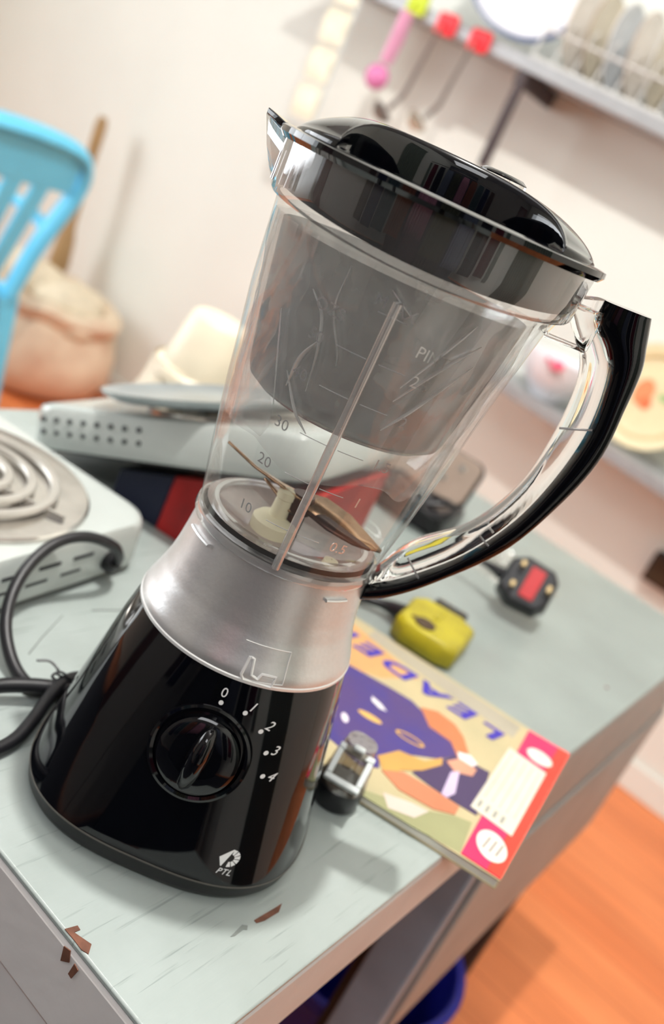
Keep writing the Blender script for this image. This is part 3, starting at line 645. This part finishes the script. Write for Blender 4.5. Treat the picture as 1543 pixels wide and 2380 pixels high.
for i in range(15):
    for j in range(15):
        x = (i/14-.5)*.12; y = (j/14-.5)*.10; e = max(0, 1-(x/.06)**2)*max(0, 1-(y/.05)**2)
        fv.append((x, y, .001+.036*e*(.55+.9*noise.noise(Vector((x*45, y*45, 1.7))))))
for i in range(14):
    for j in range(14): ff.append((i*15+j, (i+1)*15+j, (i+1)*15+j+1, i*15+j+1))
obj('film', MB().add([(x, y, max(.0008, z)) for x, y, z in fv], ff), thin('scrap_film', base=.15, edge=.8, rough=.15, milk=.3, milkcol=(.85, .82, .72), bump=.8, bscale=40), FW, angle=15)
CL = rthing('toy_figure', 'small tan and grey rubbish knot lying beside the yellow adaptor', 'scrap', -.098, .425, 0) if False else None
# dark appliance with a grey-brown plate, seen through the handle
AP = rthing('sandwich_press', 'black appliance with brown-grey metal plate and tangled cords behind the handle', 'appliance', -.245, .655, 0, .15)
AP.scale = (.66, .66, .66)
M_plate = mat('brown_grey_plate', rgb(150, 132, 118), .38, metal=.3, var=.08)
obj('body', MB().prism(rr(.10, .075, .025), .002, .045), M_blackp, AP, bevel=.006)
obj('hinge', MB().tube([(-.08, .078, .05), (.08, .078, .05)], .012, 12), M_blackp, AP)
MT = Matrix.Translation((-.01, .06, .045)) @ Matrix.Rotation(R_(62), 4, 'X')
obj('lid_shell', MB().prism(rr(.098, .055, .022), -.004, .018, M=MT @ Matrix.Translation((0, .045, -.018))), M_blackp, AP, bevel=.004)
obj('hot_plate_face', MB().prism(rr(.094, .051, .020), 0, .004, M=MT @ Matrix.Translation((0, .045, .0))), M_plate, AP, bevel=.002)
for k, (x, y) in enumerate(((.03, .035), (.055, .07), (-.02, .04))):
    obj('rivet', MB().lathe([(.0005, .0065), (.007, .0065), (.009, .004)], 16, M=MT @ Matrix.Translation((x, y, 0))), M_pan, AP)
for k, (dx, dz, rad) in enumerate(((0, .012, .055), (.012, .022, .048), (-.014, .032, .060))):
    obj('cable_loop', MB().tube([(.045+dx+rad*1.1*math.cos(a), -.06+rad*.75*math.sin(a), .05+dz*.5+.012*math.sin(a*2+k)) for a in [2*PI*j/36 for j in range(36)]], .0042, 8, True), M_cord, AP)
# ---------------------------------------------------------------- the wrapped plug beside the base
CV = rthing('bottle_cap', 'black round cap in clear wrapping with white clip beside the blender', 'cap', .0615, .0935, 0, 0)
obj('body', MB().lathe([(.0005, .0005), (.0150, .0005), (.0165, .003), (.0168, .016), (.0150, .018), (.0005, .018)], 32), M_blackp, CV)
wr = []
for i in range(7):
    z = .0165+i*.0055; wr.append([((.0166-.0010*i+.0014*noise.noise(Vector((math.cos(t)*2, math.sin(t)*2, i*.9))))*math.cos(t), (.0166-.0010*i+.0014*noise.noise(Vector((math.cos(t)*2, math.sin(t)*2, i*.9+7))))*math.sin(t), z) for t in [2*PI*j/28 for j in range(28)]])
obj('film_wrap', MB().loft(wr, False, True), thin('wrap_film', (.75, .7, .64), base=.2, edge=.8, rough=.12, milk=.22, milkcol=(.5, .45, .4), bump=.6, bscale=60), CV, angle=20)
M_clip = mat('translucent_white_plastic', rgb(226, 232, 230), .3, var=.03, sss=.2)
MC = Matrix.Translation((.004, -.010, .034)) @ Matrix.Rotation(R_(20), 4, 'Z') @ Matrix.Rotation(R_(48), 4, 'X')
cl = MB(); ho, hi_ = .0125, .0085
cl.box(-ho, ho, -ho, -hi_, -.004, .006, MC).box(-ho, ho, hi_, ho, -.004, .006, MC).box(-ho, -hi_, -hi_, hi_, -.004, .006, MC).box(hi_, ho, -hi_, hi_, -.004, .006, MC)
clip = obj('clip_frame', cl, M_clip, CV, bevel=.0008)
obj('clip_tongue', MB().box(-.004, .004, .010, .0135, -.010, .016, MC), M_clip, clip, bevel=.001)

# ---------------------------------------------------------------- the exercise book
th = math.radians(193.5)
BKA, BKB = .1381, .3493
BK = rthing('exercise_book', 'exercise book titled LEADER with purple jersey photo and pink name label', 'book', BKA, BKB, .0006, th)
M_paper = mat('cover_cream', rgb(190, 174, 134), .35, var=.1, scale=14, col2=rgb(172, 162, 126)); M_pages = mat('page_edges', rgb(236, 232, 220), .7)
BW, BH = .245, .2165
obj('pages', MB().prism([(.0015, .002), (BW-.001, -.008), (BW-.001, BH+.006), (.0165, BH-.0042)], .0006, .0068), M_pages, BK)
outline = [(0, 0), (BW, -.010), (BW, BH+.008), (.0155, BH-.0032)]
obj('back_cover', MB().prism(outline, 0, .0006), M_paper, BK)
cover = obj('front_cover', MB().prism(outline, .0068, .0076), M_paper, BK)
def art(name, pts, col, k, parent=cover, rough=.35, col2=None):
    m = mat(name+'_ink', rgb(*col), rough, var=.06, scale=30, col2=rgb(*col2) if col2 else None)
    return obj(name, MB().prism(pts, .0070, .0076+.00012*k), m, parent, smooth=False)
def ell(c, rx, ry, rot=0., n=28):
    cr_, sr = math.cos(rot), math.sin(rot); return [(c[0]+rx*math.cos(t)*cr_-ry*math.sin(t)*sr, c[1]+rx*math.cos(t)*sr+ry*math.sin(t)*cr_) for t in [2*PI*k/n for k in range(n)]]
art('grass_print', [(.150, .2205), (.118, .213), (.082, .196), (.060, .1786), (.0475, .1733), (.0455, .2125), (.082, .2180), (.150, .2222)], (150, 150, 108), 1)
art('sky_print', [(.046, .004), (.20, -.006), (.20, .012), (.12, .022), (.048, .030)], (168, 160, 142), 1)
art('glow_print', [(.14, .03), (.235, .0), (.243, .07), (.20, .085), (.165, .065)], (206, 156, 100), 1)
art('pale_print', [(.109, .2039), (.0892, .1951), (.0764, .1921), (.0824, .2085), (.1003, .2159)], (206, 192, 180), 2)
art('jersey_print', [(.2420, .165), (.2420, .095), (.215, .080), (.1905, .0760), (.173, .0738), (.1549, .0715), (.1331, .0704), (.1208, .0761), (.1105, .0886), (.0909, .0875), (.0803, .106), (.0876, .1234), (.1078, .1422), (.1266, .167), (.121, .1814), (.1326, .1929), (.1575, .1859), (.20, .180)], (70, 48, 108), 3, col2=(54, 42, 122))
art('shorts_print', [(.0803, .106), (.0523, .1006), (.0468, .1631), (.064, .1645), (.0856, .1643), (.1007, .1625), (.0873, .1245)], (62, 44, 84), 3)
art('belt_print', [(.1274, .1696), (.1173, .1472), (.0974, .1399), (.0881, .1217), (.0853, .1305), (.0952, .1528), (.1084, .1690), (.108, .1784), (.1175, .1814)], (196, 150, 76), 5)
art('arm_print', [(.1243, .0719), (.111, .0621), (.0936, .0651), (.0824, .0759), (.0697, .0999), (.0789, .1081), (.0891, .0934), (.1095, .0916)], (190, 114, 70), 4)
art('wristband_print', [(.0806, .1014), (.071, .0953), (.063, .1006), (.0655, .1084), (.0776, .1087)], (238, 226, 226), 6)
art('hand_print', [(.0841, .1226), (.0757, .1061), (.0616, .1087), (.0621, .1205), (.0746, .1291)], (206, 146, 118), 5)
art('forearm_print', [(.1188, .1822), (.1057, .1689), (.0814, .1659), (.06, .1661), (.0601, .1777), (.0746, .1869), (.1013, .1906)], (196, 120, 84), 6)
art('towel_print', [(.0773, .1325), (.0719, .1256), (.067, .1548), (.0707, .166), (.0753, .165)], (202, 184, 214), 7)
art('oval_print', ell((.1502, .1290), .0105, .0040, .1), (216, 172, 90), 4)
art('patch_print', [(.160, .100), (.150, .103), (.143, .108), (.149, .110), (.158, .106)], (236, 232, 232), 4)
art('spot_print', ell((.164, .150), .003, .006, .5), (226, 214, 226), 4)
rg = ell((.116, .1240), .0125, .0052, .1); 
mb = MB(); ri = ell((.116, .1240), .0098, .0034, .1); N_ = len(rg)
mb.add([(x, y, .0082) for x, y in rg]+[(x, y, .0082) for x, y in ri], [(i, (i+1) % N_, N_+(i+1) % N_, N_+i) for i in range(N_)])
obj('number_print', mb, mat('gold_ink', rgb(206, 160, 84), .4), cover, smooth=False)
tl = MB(); M_ttl = mat('blue_title_ink', rgb(52, 36, 160), .35)
for ch, x, y in (('L', .064, .0415), ('E', .0915, .0365), ('A', .1225, .0360), ('D', .1560, .0345), ('E', .1870, .0325), ('R', .2165, .0290)):
    v, f = text_mesh(ch, .0285, .18, .0001, 1.0, .0009); c_, s1 = math.cos(-.05), math.sin(-.05)
    sx = 1.45
    o = obj('title_letter', MB().add([(x+(px*c_-py*s1)*sx, y+px*s1+py*c_, .0080+pz) for px, py, pz in v], f), M_ttl, cover, smooth=False)
art('label_block', [(0.0006, .0006), (.039, .0025), (.0452, .2125), (.0158, .2122)], (244, 30, 92), 8)
art('label_stripe', [(0.0003, .0005), (.011, .0010), (.0262, .2122), (.0157, .2120)], (255, 56, 36), 9)
lb = art('name_panel', [(.0472, .0497), (.0126, .0538), (.0194, .1619), (.0535, .1582)], (214, 208, 192), 10)
for k in range(5):
    u = (k+.7)/5.4; p0 = Vector((.0472, .0497)).lerp(Vector((.0126, .0538)), u); p1 = Vector((.0535, .1582)).lerp(Vector((.0194, .1619)), u)
    d_ = (p1-p0); q0 = p0+d_*.06; q1 = p0+d_*.80; nn = Vector((-d_.y, d_.x)).normalized()*.0004
    art('rule_line', [tuple(q0-nn), tuple(q1-nn), tuple(q1+nn), tuple(q0+nn)], (168, 164, 150), 11, lb)
    if k < 4:
        q2 = p0+d_*.86; q3 = p0+d_*.95; nn = nn*3.2
        art('field_word', [tuple(q2-nn), tuple(q3-nn), tuple(q3+nn), tuple(q2+nn)], (150, 148, 138), 11, lb)
art('seal', ell((.0222, .0362), .0115, .0105, 0), (238, 226, 214), 10)
art('seal', ell((.0291, .1862), .0115, .0160, .2), (238, 226, 214), 10)
for k in range(3):
    art('seal_line', [(.0215+.0050*k, .178), (.0228+.0050*k, .178), (.0250+.0050*k, .194), (.0237+.0050*k, .194)], (120, 116, 108), 11)
art('seal_line', [(.019, .033), (.026, .034), (.026, .0355), (.019, .0345)], (170, 150, 140), 11)

# ---------------------------------------------------------------- shelves on the back wall and what hangs from or stands on them
M_shelf = mat('grey_shelf_metal', rgb(176, 178, 180), .4, metal=.3, var=.05); M_brk = mat('dark_bracket_metal', rgb(74, 64, 66), .5)
def shelf(label, a0, a1, zref, aref, tilt):
    t = rthing('shelf', label, 'shelf', aref, 1.95, zref)
    t.rotation_euler = (Matrix.Rotation(PHI, 3, 'Z') @ Matrix.Rotation(tilt, 3, 'Y')).to_euler()
    obj('board', MB().box(a0-aref, a1-aref, -.20, -.001, -.018, 0), M_shelf, t, bevel=.002)
    obj('front_rail', MB().box(a0-aref, a1-aref, -.205, -.197, -.026, .006), M_shelf, t, bevel=.002)
    return t
TU, TL = .075, .055
SU = shelf('upper grey wall shelf holding the dish rack and hanging hooks', -1.75, .25, .742, -1.067, TU)
SLW = shelf('lower grey wall shelf holding the bowl and painted plate', -.78, .35, .030, -.45, TL)
zU = lambda a: .742-math.tan(TU)*(a+1.067)
zL = lambda a: .030-math.tan(TL)*(a+.45)
bx_ = -.985+1.067
obj('bracket', MB().box(bx_-.014, bx_+.014, -.20, -.01, -.060, -.020).tube([(bx_+.001, -.19, -.03), (bx_+.017, -.19, -.26)], .014, 8), M_brk, SU, bevel=.003)
obj('bracket', MB().box(.95, .975, -.19, -.002, -.05, -.02).box(.95, .975, -.02, -.002, -.26, -.02), M_brk, SU, bevel=.003)
for xx in (.62,):
    obj('bracket', MB().box(xx, xx+.025, -.19, -.002, -.05, -.02).box(xx, xx+.025, -.02, -.002, -.20, -.02), M_brk, SLW, bevel=.003)
M_rhook = mat('red_hook_plastic', rgb(250, 48, 58), .4); M_yg = mat('yellow_green_plastic', rgb(206, 224, 40), .4)
def hook(label, a, z, m):
    t = rthing('hook', label, 'hook', a, 1.738, z)
    obj('plate', MB().prism(rr(.030, .026, .008), -.004, .006, M=Matrix.Rotation(PI/2, 4, 'X')), m, t, bevel=.002)
    obj('peg', MB().tube([(0, -.006, -.005), (0, -.018, -.012), (0, -.022, -.004)], .004, 8), m, t)
hook('red hook on the upper shelf edge nearest the dark bracket', -1.1287, .735, M_rhook)
hook('red hook on the upper shelf edge next to the yellow-green hook', -1.2376, .744, M_rhook)
hook('yellow-green hook on the upper shelf edge above the pink scoop', -1.345, .766, M_yg)
M_steel = mat('dull_steel', rgb(150, 142, 136), .3, metal=.7); M_sbowl = mat('bright_steel', rgb(226, 216, 200), .2, metal=.7)
def ladle(label, a, z, L_, dx, name='ladle', m=M_sbowl):
    t = rthing(name, label, 'ladle', a, 1.715, z)
    obj('stem', MB().tube([(0, 0, .012), (0, 0, 0), (dx*.3, 0, -L_*.5), (dx*.5, .004, -L_*.78), (dx, .0, -L_)], [.004, .004, .005, .006, .007], 8), M_steel, t)
    obj('bowl', MB().lathe([(.0005, -.022), (.018, -.018), (.030, -.002), (.032, .002), (.029, .0), (.017, -.014), (.0005, -.018)], 24, M=Matrix.Translation((dx-.012, -.005, -L_-.012)) @ Matrix.Rotation(.7, 4, 'Y')), m, t)
ladle('steel ladle with pale bowl hanging from the hook by the bracket', -1.1287, .712, .19, -.045)
ladle('thin grey steel ladle hanging beside the pink scoop', -1.2376, .720, .21, -.05, 'ladle', M_steel)
PK = rthing('scoop', 'pink plastic scoop hanging below the yellow-green hook', 'scoop', -1.345, 1.712, .738)
M_pink = mat('pink_plastic', rgb(244, 178, 214), .4, var=.06)
obj('handle', MB().tube([(0, 0, 0), (.0, 0, -.06), (-.006, 0, -.13)], [.026, .030, .026], 14, flat=.3), M_pink, PK)
obj('bowl', MB().ball((-.012, -.004, -.168), .036, sc=(1, .6, .9)), mat('deep_pink_plastic', rgb(226, 132, 184), .4), PK)
CS = rthing('sachet_strip', 'cream and clear strip of sachets hanging left of the pink scoop', 'sachets', -1.565, 1.728, .80)
M_sach = mat('cream_sachet_foil', rgb(244, 236, 208), .35, var=.08)
for k in range(4):
    obj('sachet', MB().loft([[(-.042, 0, -.10*k-.01), (.042, 0, -.10*k-.01), (.042, .002, -.10*k-.01), (-.042, .002, -.10*k-.01)], [(-.042, -.008, -.10*k-.05), (.042, -.008, -.10*k-.05), (.042, .010, -.10*k-.05), (-.042, .010, -.10*k-.05)], [(-.042, 0, -.10*k-.098), (.042, 0, -.10*k-.098), (.042, .002, -.10*k-.098), (-.042, .002, -.10*k-.098)]]), M_sach, CS, bevel=.002)
obj('seal_strip', MB().box(.043, .052, -.001, .001, -.42, .0), mat('grey_seal_foil', rgb(206, 212, 206), .4), CS)
# bowl and plate on the lower shelf
M_china = mat('white_china', rgb(240, 240, 246), .18, var=.02, coat=.3); M_creamch = mat('cream_china', rgb(244, 226, 184), .2, var=.03, coat=.3)
def dishprof(r, h, t=.004): return [(.0005, 0), (r*.42, 0), (r*.45, .006), (r*.75, h*.35), (r, h), (r-.002, h+t*.6), (r*.73, h*.35+t), (r*.42, .006+t), (.0005, .006+t)]
BWL = rthing('bowl', 'white china bowl with pink flower on the lower shelf', 'bowl', -.585, 1.835, zL(-.585)+.002)
obj('body', MB().lathe([(.0005, 0), (.036, 0), (.040, .006), (.075, .045), (.096, .105), (.0955, .108), (.092, .106), (.071, .048), (.036, .011), (.0005, .010)], 48), M_china, BWL)
fl = Matrix.Rotation(R_(12), 4, 'Z')
for az, z, r in ((-70, .098, .017), (-76, .092, .012), (-86, .100, .008)):
    a = R_(az); rad = .062+.40*z-.0015
    obj('flower_print', MB().ball((rad*math.cos(a), rad*math.sin(a), z), r, 12, 8, (.9, .25, .8)), mat('pink_glaze', rgb(246, 110, 140), .3), BWL)
PLT = rthing('plate', 'cream plate painted with orange flowers standing against the wall on the lower shelf', 'plate', -.355, 1.885, zL(-.355)+.133)
PLT.rotation_euler = (Matrix.Rotation(PHI, 3, 'Z') @ Matrix.Rotation(R_(78), 3, 'X')).to_euler()
obj('body', MB().lathe(dishprof(.132, .022), 56), M_creamch, PLT)
def pdec(name, x, y, rx, ry, col, zz=.0112): return obj(name, MB().lathe([(.0005, 0), (1, 0), (1, .0006)], 20, M=Matrix.Translation((x, y, zz)) @ Matrix.Diagonal((rx, ry, 1, 1))), mat(name+'_glaze', rgb(*col), .3), PLT)
pdec('flower_print', -.022, .004, .024, .034, (246, 150, 104)); pdec('flower_print', -.004, -.018, .014, .016, (240, 128, 84), .0115); pdec('leaf_print', .030, .012, .018, .012, (178, 196, 140))
obj('rim_line', MB().lathe([(.098, .0158), (.105, .0178), (.105, .0186), (.098, .0166)], 56), mat('tan_glaze', rgb(226, 196, 140), .3), PLT)
# rack of upright plates on the upper shelf
RK = rthing('dish_rack', 'wire dish rack on the upper shelf holding upright plates', 'dish rack', -.70, 1.85, zU(-.70)+.004)
RK.rotation_euler = SU.rotation_euler
M_wire = mat('white_coated_wire', rgb(226, 224, 220), .35)
for y in (-.075, .075):
    obj('rail', MB().tube([(-.30, y, .008), (.42, y, .008)], .005, 8), M_wire, RK); obj('rail', MB().tube([(-.30, y, .075), (.42, y, .075)], .004, 8), M_wire, RK)
for k in range(13):
    obj('divider', MB().tube([(-.30+.06*k, -.075, .008), (-.30+.06*k, -.07, .10), (-.30+.06*k, -.05, .115)], .003, 6), M_wire, RK)
pcs = [(rgb(238, 232, 226), 'white'), (rgb(226, 214, 192), 'beige'), (rgb(206, 210, 214), 'pale grey')]
pm = [mat(n_+'_glazed_china', c_, .2) for c_, n_ in pcs]; proto = None
M_rimb = mat('brown_glaze', rgb(150, 118, 92), .3)
place = ['first upright plate in the dish rack, nearest the blue-rimmed plate', 'second upright plate from the blue-rimmed plate in the rack', 'third upright plate from the blue-rimmed plate in the rack', 'fourth upright plate from the blue-rimmed plate in the rack', 'fifth upright plate from the blue-rimmed plate in the rack', 'sixth upright plate from the blue-rimmed plate in the rack', 'seventh upright plate from the blue-rimmed plate in the rack', 'eighth upright plate from the blue-rimmed plate, at the frame edge']
for k in range(8):
    a = -.95+.058*k; col = k % 3
    p = thing('plate', pcs[col][1]+' '+place[k], 'plate', W(a, 1.845, zU(a)+.112), group='upright plates in the dish rack')
    p.rotation_euler = (Matrix.Rotation(PHI, 3, 'Z') @ Matrix.Rotation(R_(84), 3, 'Y')).to_euler()
    obj('body', MB().lathe(dishprof(.098, .016), 36), pm[col], p)
    obj('rim_line', MB().lathe([(.0985, .015), (.1000, .0165), (.0985, .018)], 36), M_rimb if k % 2 else pm[(col+1) % 3], p)
BPt = rthing('plate', 'large white plate with dark blue rim leaning on the upper shelf', 'plate', -1.115, 1.80, zU(-1.115)+.150)
BPt.rotation_euler = (Matrix.Rotation(PHI, 3, 'Z') @ Matrix.Rotation(R_(38), 3, 'Z') @ Matrix.Rotation(R_(68), 3, 'X')).to_euler()
obj('body', MB().lathe(dishprof(.15, .024), 56), M_china, BPt)
obj('rim_line', MB().lathe([(.140, .0235), (.1515, .0225), (.153, .026), (.141, .0275)], 56), mat('navy_glaze', rgb(44, 66, 116), .3), BPt)
DB = rthing('socket_box', 'small dark brown box low on the pinkish wall at the frame edge', 'box', -.115, 1.93, -.20)
obj('body', MB().box(-.045, .045, -.025, .019, -.04, .04), M_darkwood, DB, bevel=.004); obj('cover', MB().box(-.038, .038, -.029, -.025, -.033, .033), M_brown, DB, bevel=.002)

# ---------------------------------------------------------------- left background: plastic chair, sack and wooden paddle
M_chair = mat('light_blue_plastic', rgb(112, 214, 252), .38, var=.03)
CHR = rthing('plastic_chair', 'light blue plastic chair with slotted back at the left edge', 'chair', -2.02, .99, -.75, PI/2)
# local frame: seat opens to +y (away from the viewer's side), back stands at y = -.21
def cbx(name, x0, x1, y0, y1, z0, z1, M=None): return obj(name, MB().box(x0, x1, y0, y1, z0, z1, M), M_chair, CHR, bevel=.008)
cbx('seat', -.21, .21, -.20, .22, .42, .445)
for sx in (-1, 1):
    for sy, tx in ((.18, .22), (-.19, .23)):
        obj('leg', MB().loft([[(sx*tx+dx, sy*1.1+dy, 0) for dx, dy in ((-.02, -.02), (.02, -.02), (.02, .02), (-.02, .02))], [(sx*.185+dx, sy+dy, .43) for dx, dy in ((-.028, -.028), (.028, -.028), (.028, .028), (-.028, .028))]]), M_chair, CHR, bevel=.006)
fr = [(-.185, -.20, .42), (-.20, -.235, .58), (-.225, -.285, .74), (-.215, -.31, .82), (-.16, -.322, .862), (0, -.328, .875), (.16, -.322, .862), (.215, -.31, .82), (.225, -.285, .74), (.20, -.235, .58), (.185, -.20, .42)]
obj('back_frame', MB().tube(catmull(fr, 60), .030, 12, flat=.55), M_chair, CHR)
obj('back_top', MB().loft([[(x, y-.008, z) for x, y, z in ((-.21, -.288, .745), (.21, -.288, .745), (.21, -.276, .745), (-.21, -.276, .745))], [(x, y-.008, z) for x, y, z in ((-.19, -.322, .855), (.19, -.322, .855), (.19, -.310, .855), (-.19, -.310, .855))]]), M_chair, CHR, bevel=.004)
for x in (-.12, -.04, .04, .12):
    obj('back_slat', MB().loft([[(x*.85-.022, -.205, .43), (x*.85+.022, -.205, .43), (x*.85+.022, -.19, .43), (x*.85-.022, -.19, .43)], [(x-.024, -.296, .75), (x+.024, -.296, .75), (x+.024, -.281, .75), (x-.024, -.281, .75)]]), M_chair, CHR, bevel=.004)
for sx in (-1, 1):
    obj('armrest', MB().tube(catmull([(sx*.215, -.25, .63), (sx*.245, -.10, .645), (sx*.245, .10, .64), (sx*.225, .18, .60), (sx*.195, .20, .44)], 30), .024, 10, flat=.6), M_chair, CHR)
M_sack = mat('beige_sack_cloth', rgb(234, 216, 190), .9, var=.15, scale=9, col2=rgb(214, 184, 158), bump=.4, bscale=60)
SK = rthing('sack', 'bulging beige cloth sack with folded top on the orange floor', 'sack', -2.22, 1.66, -.75)
rg_ = []
for z, r in ((.002, .15), (.03, .20), (.10, .235), (.17, .235), (.23, .215), (.27, .195), (.29, .215), (.315, .225), (.335, .20), (.33, .16), (.28, .14)):
    rg_.append([(r*(1+.10*noise.noise(Vector((math.cos(t)*1.6, math.sin(t)*1.6, z*7))))*math.cos(t)*1.12, r*(1+.10*noise.noise(Vector((math.cos(t)*1.6, math.sin(t)*1.6, z*7+3))))*math.sin(t), z+(.03*noise.noise(Vector((math.cos(t)*2, math.sin(t)*2, z*5))) if z > .2 else 0)) for t in [2*PI*j/48 for j in range(48)]])
obj('body', MB().loft(rg_), M_sack, SK)
M_tan = mat('tan_cloth', rgb(236, 222, 196), .9, var=.1, bump=.3)
for k, (dx, dy, dz, sx, sy, sz) in enumerate(((-.10, -.03, .35, .13, .10, .07), (.05, .02, .33, .12, .12, .05), (.16, -.02, .28, .09, .09, .05))):
    fb_ = MB(); fb_.ball((dx, dy, dz), 1, 24, 14, (sx, sy, sz)); fb_.v = [(x+.02*noise.noise(Vector((x*9, y*9, z*9+k))), y+.02*noise.noise(Vector((x*9+4, y*9, z*9))), z+.025*noise.noise(Vector((x*11, y*11, z*11+9)))) for x, y, z in fb_.v]
    obj('cloth_fold', fb_, M_tan, SK)
M_pad = mat('pale_brown_wood', rgb(176, 142, 98), .6, var=.12, scale=8, stretch=(6, 6, 1))
p0 = W(-2.42, 1.80, -.44); p1 = W(-2.45, 1.82, .142); d_ = p1-p0
PD = thing('paddle', 'long wooden stirring paddle standing upright in the beige sack', 'paddle', p0)
obj('shaft', MB().tube([(0, 0, 0)]+[tuple(d_*t) for t in (.1, .25, .35, .6, .85, .95, 1)], [.044, .060, .050, .030, .026, .033, .034, .022], 14, flat=.55), M_pad, PD)

# ---------------------------------------------------------------- behind the photographer (seen only as reflections, or added to darken them)
def drape(label, a, b, rz, col, wd=.9):
    t = rthing('curtain', label, 'curtain', a, b, -.75, rz)
    pts = [(-wd/2+wd*i/60, .035*math.sin(i*1.25)) for i in range(61)]
    obj('drape', MB().add([(x, y, z) for z in (.05, 2.2) for x, y in pts], [(i, i+1, 61+i+1, 61+i) for i in range(60)]), mat(label.split()[0]+'_cloth', rgb(*col), .9, var=.1), t, solid=.004)
    obj('rod', MB().tube([(-wd/2-.05, 0, 2.22), (wd/2+.05, 0, 2.22)], .012), M_steel, t)
drape('grey-green pleated curtain reflected in the right side of the black base', 1.72, .0, -1.35, (126, 136, 122), .7)
RG = rthing('added_rug', 'dark grey floor covering added behind the camera to darken reflections low in the black base', 'added_rug', -.6, -1.30, -.7495)  # unseen, added to darken low reflections and cut the orange floor bounce
obj('pile', MB().box(-2.4, 2.3, -1.2, 1.04, 0, .010), mat('dark_grey_wool', rgb(50, 50, 54), .95, var=.2, scale=60), RG, bevel=.003)
obj('border', MB().box(-2.44, 2.34, -1.24, 1.08, 0, .006), mat('black_wool', rgb(28, 28, 30), .95), RG)
WD = rthing('added_wardrobe', 'tall dark cupboard added to darken the reflections in the silver collar and jar', 'added_wardrobe', .98, -1.70, -.738, math.radians(31))  # unseen dark mass added for the dark centre of the collar's reflection
M_ward = mat('charcoal_laminate', rgb(34, 35, 40), .5, var=.1)
obj('carcass', MB().box(-.62, .62, -.5, 0, 0, 2.1), M_ward, WD, bevel=.005)
for sx in (-1, 1):
    dr_ = obj('door', MB().box(min(sx*.01, sx*.6), max(sx*.01, sx*.6), 0, .02, .06, 2.06), M_ward, WD, bevel=.004)
    obj('handle', MB().tube([(sx*.06, .02, .95), (sx*.06, .05, .97), (sx*.06, .05, 1.13), (sx*.06, .02, 1.15)], .006), M_steel, dr_)
RL = thing('clothes_rail', 'clothes rail behind the camera holding a row of garments', 'clothes rail', (0, -1.62, .012))
obj('bar', MB().tube([(-1.5, 0, 1.75), (1.5, 0, 1.75)], .014), M_steel, RL)
for sx in (-1, 1):
    obj('post', MB().tube([(sx*1.5, 0, .01), (sx*1.5, 0, 1.76)], .014), M_steel, RL); obj('foot', MB().tube([(sx*1.5, -.22, .012), (sx*1.5, .22, .012)], .012), M_steel, RL)
for k, (nm, c_, y1) in enumerate((('brown', (84, 66, 56), .75), ('navy', (34, 40, 70), .7), ('teal grey', (70, 92, 96), .8), ('orange brown', (140, 84, 58), .85), ('pale pink', (196, 140, 164), .9), ('olive', (78, 80, 54), .7), ('blue grey', (116, 126, 148), .62), ('black', (22, 22, 26), .6), ('dark red', (110, 24, 40), .75), ('grey green', (120, 136, 124), .6))):
    gx = -1.35+.29*k
    g_ = thing('garment', nm+' garment hanging on the rail behind the camera', 'garment', (gx, -1.62, 1.70), group='garments on the clothes rail')
    pts = [(-.125+.25*i/24, .016*math.sin(i*1.7+k)) for i in range(25)]
    rows = [[(x*(.75 if q == 0 else 1), y, -.02-q*(1.7-y1-.02)/3) for x, y in pts] for q in range(4)]
    obj('fabric', MB().add([p for r in rows for p in r], [(i*25+j, (i+1)*25+j, (i+1)*25+j+1, i*25+j+1) for i in range(3) for j in range(24)]), mat(nm.replace(' ', '_')+'_fabric', rgb(*c_), .9, var=.15), g_, solid=.006)
    obj('hanger', MB().tube([(-.10, 0, -.03), (0, 0, .01), (0, 0, .035), (0, .012, .058), (0, .02, .05)], .004, 6), M_steel, g_)
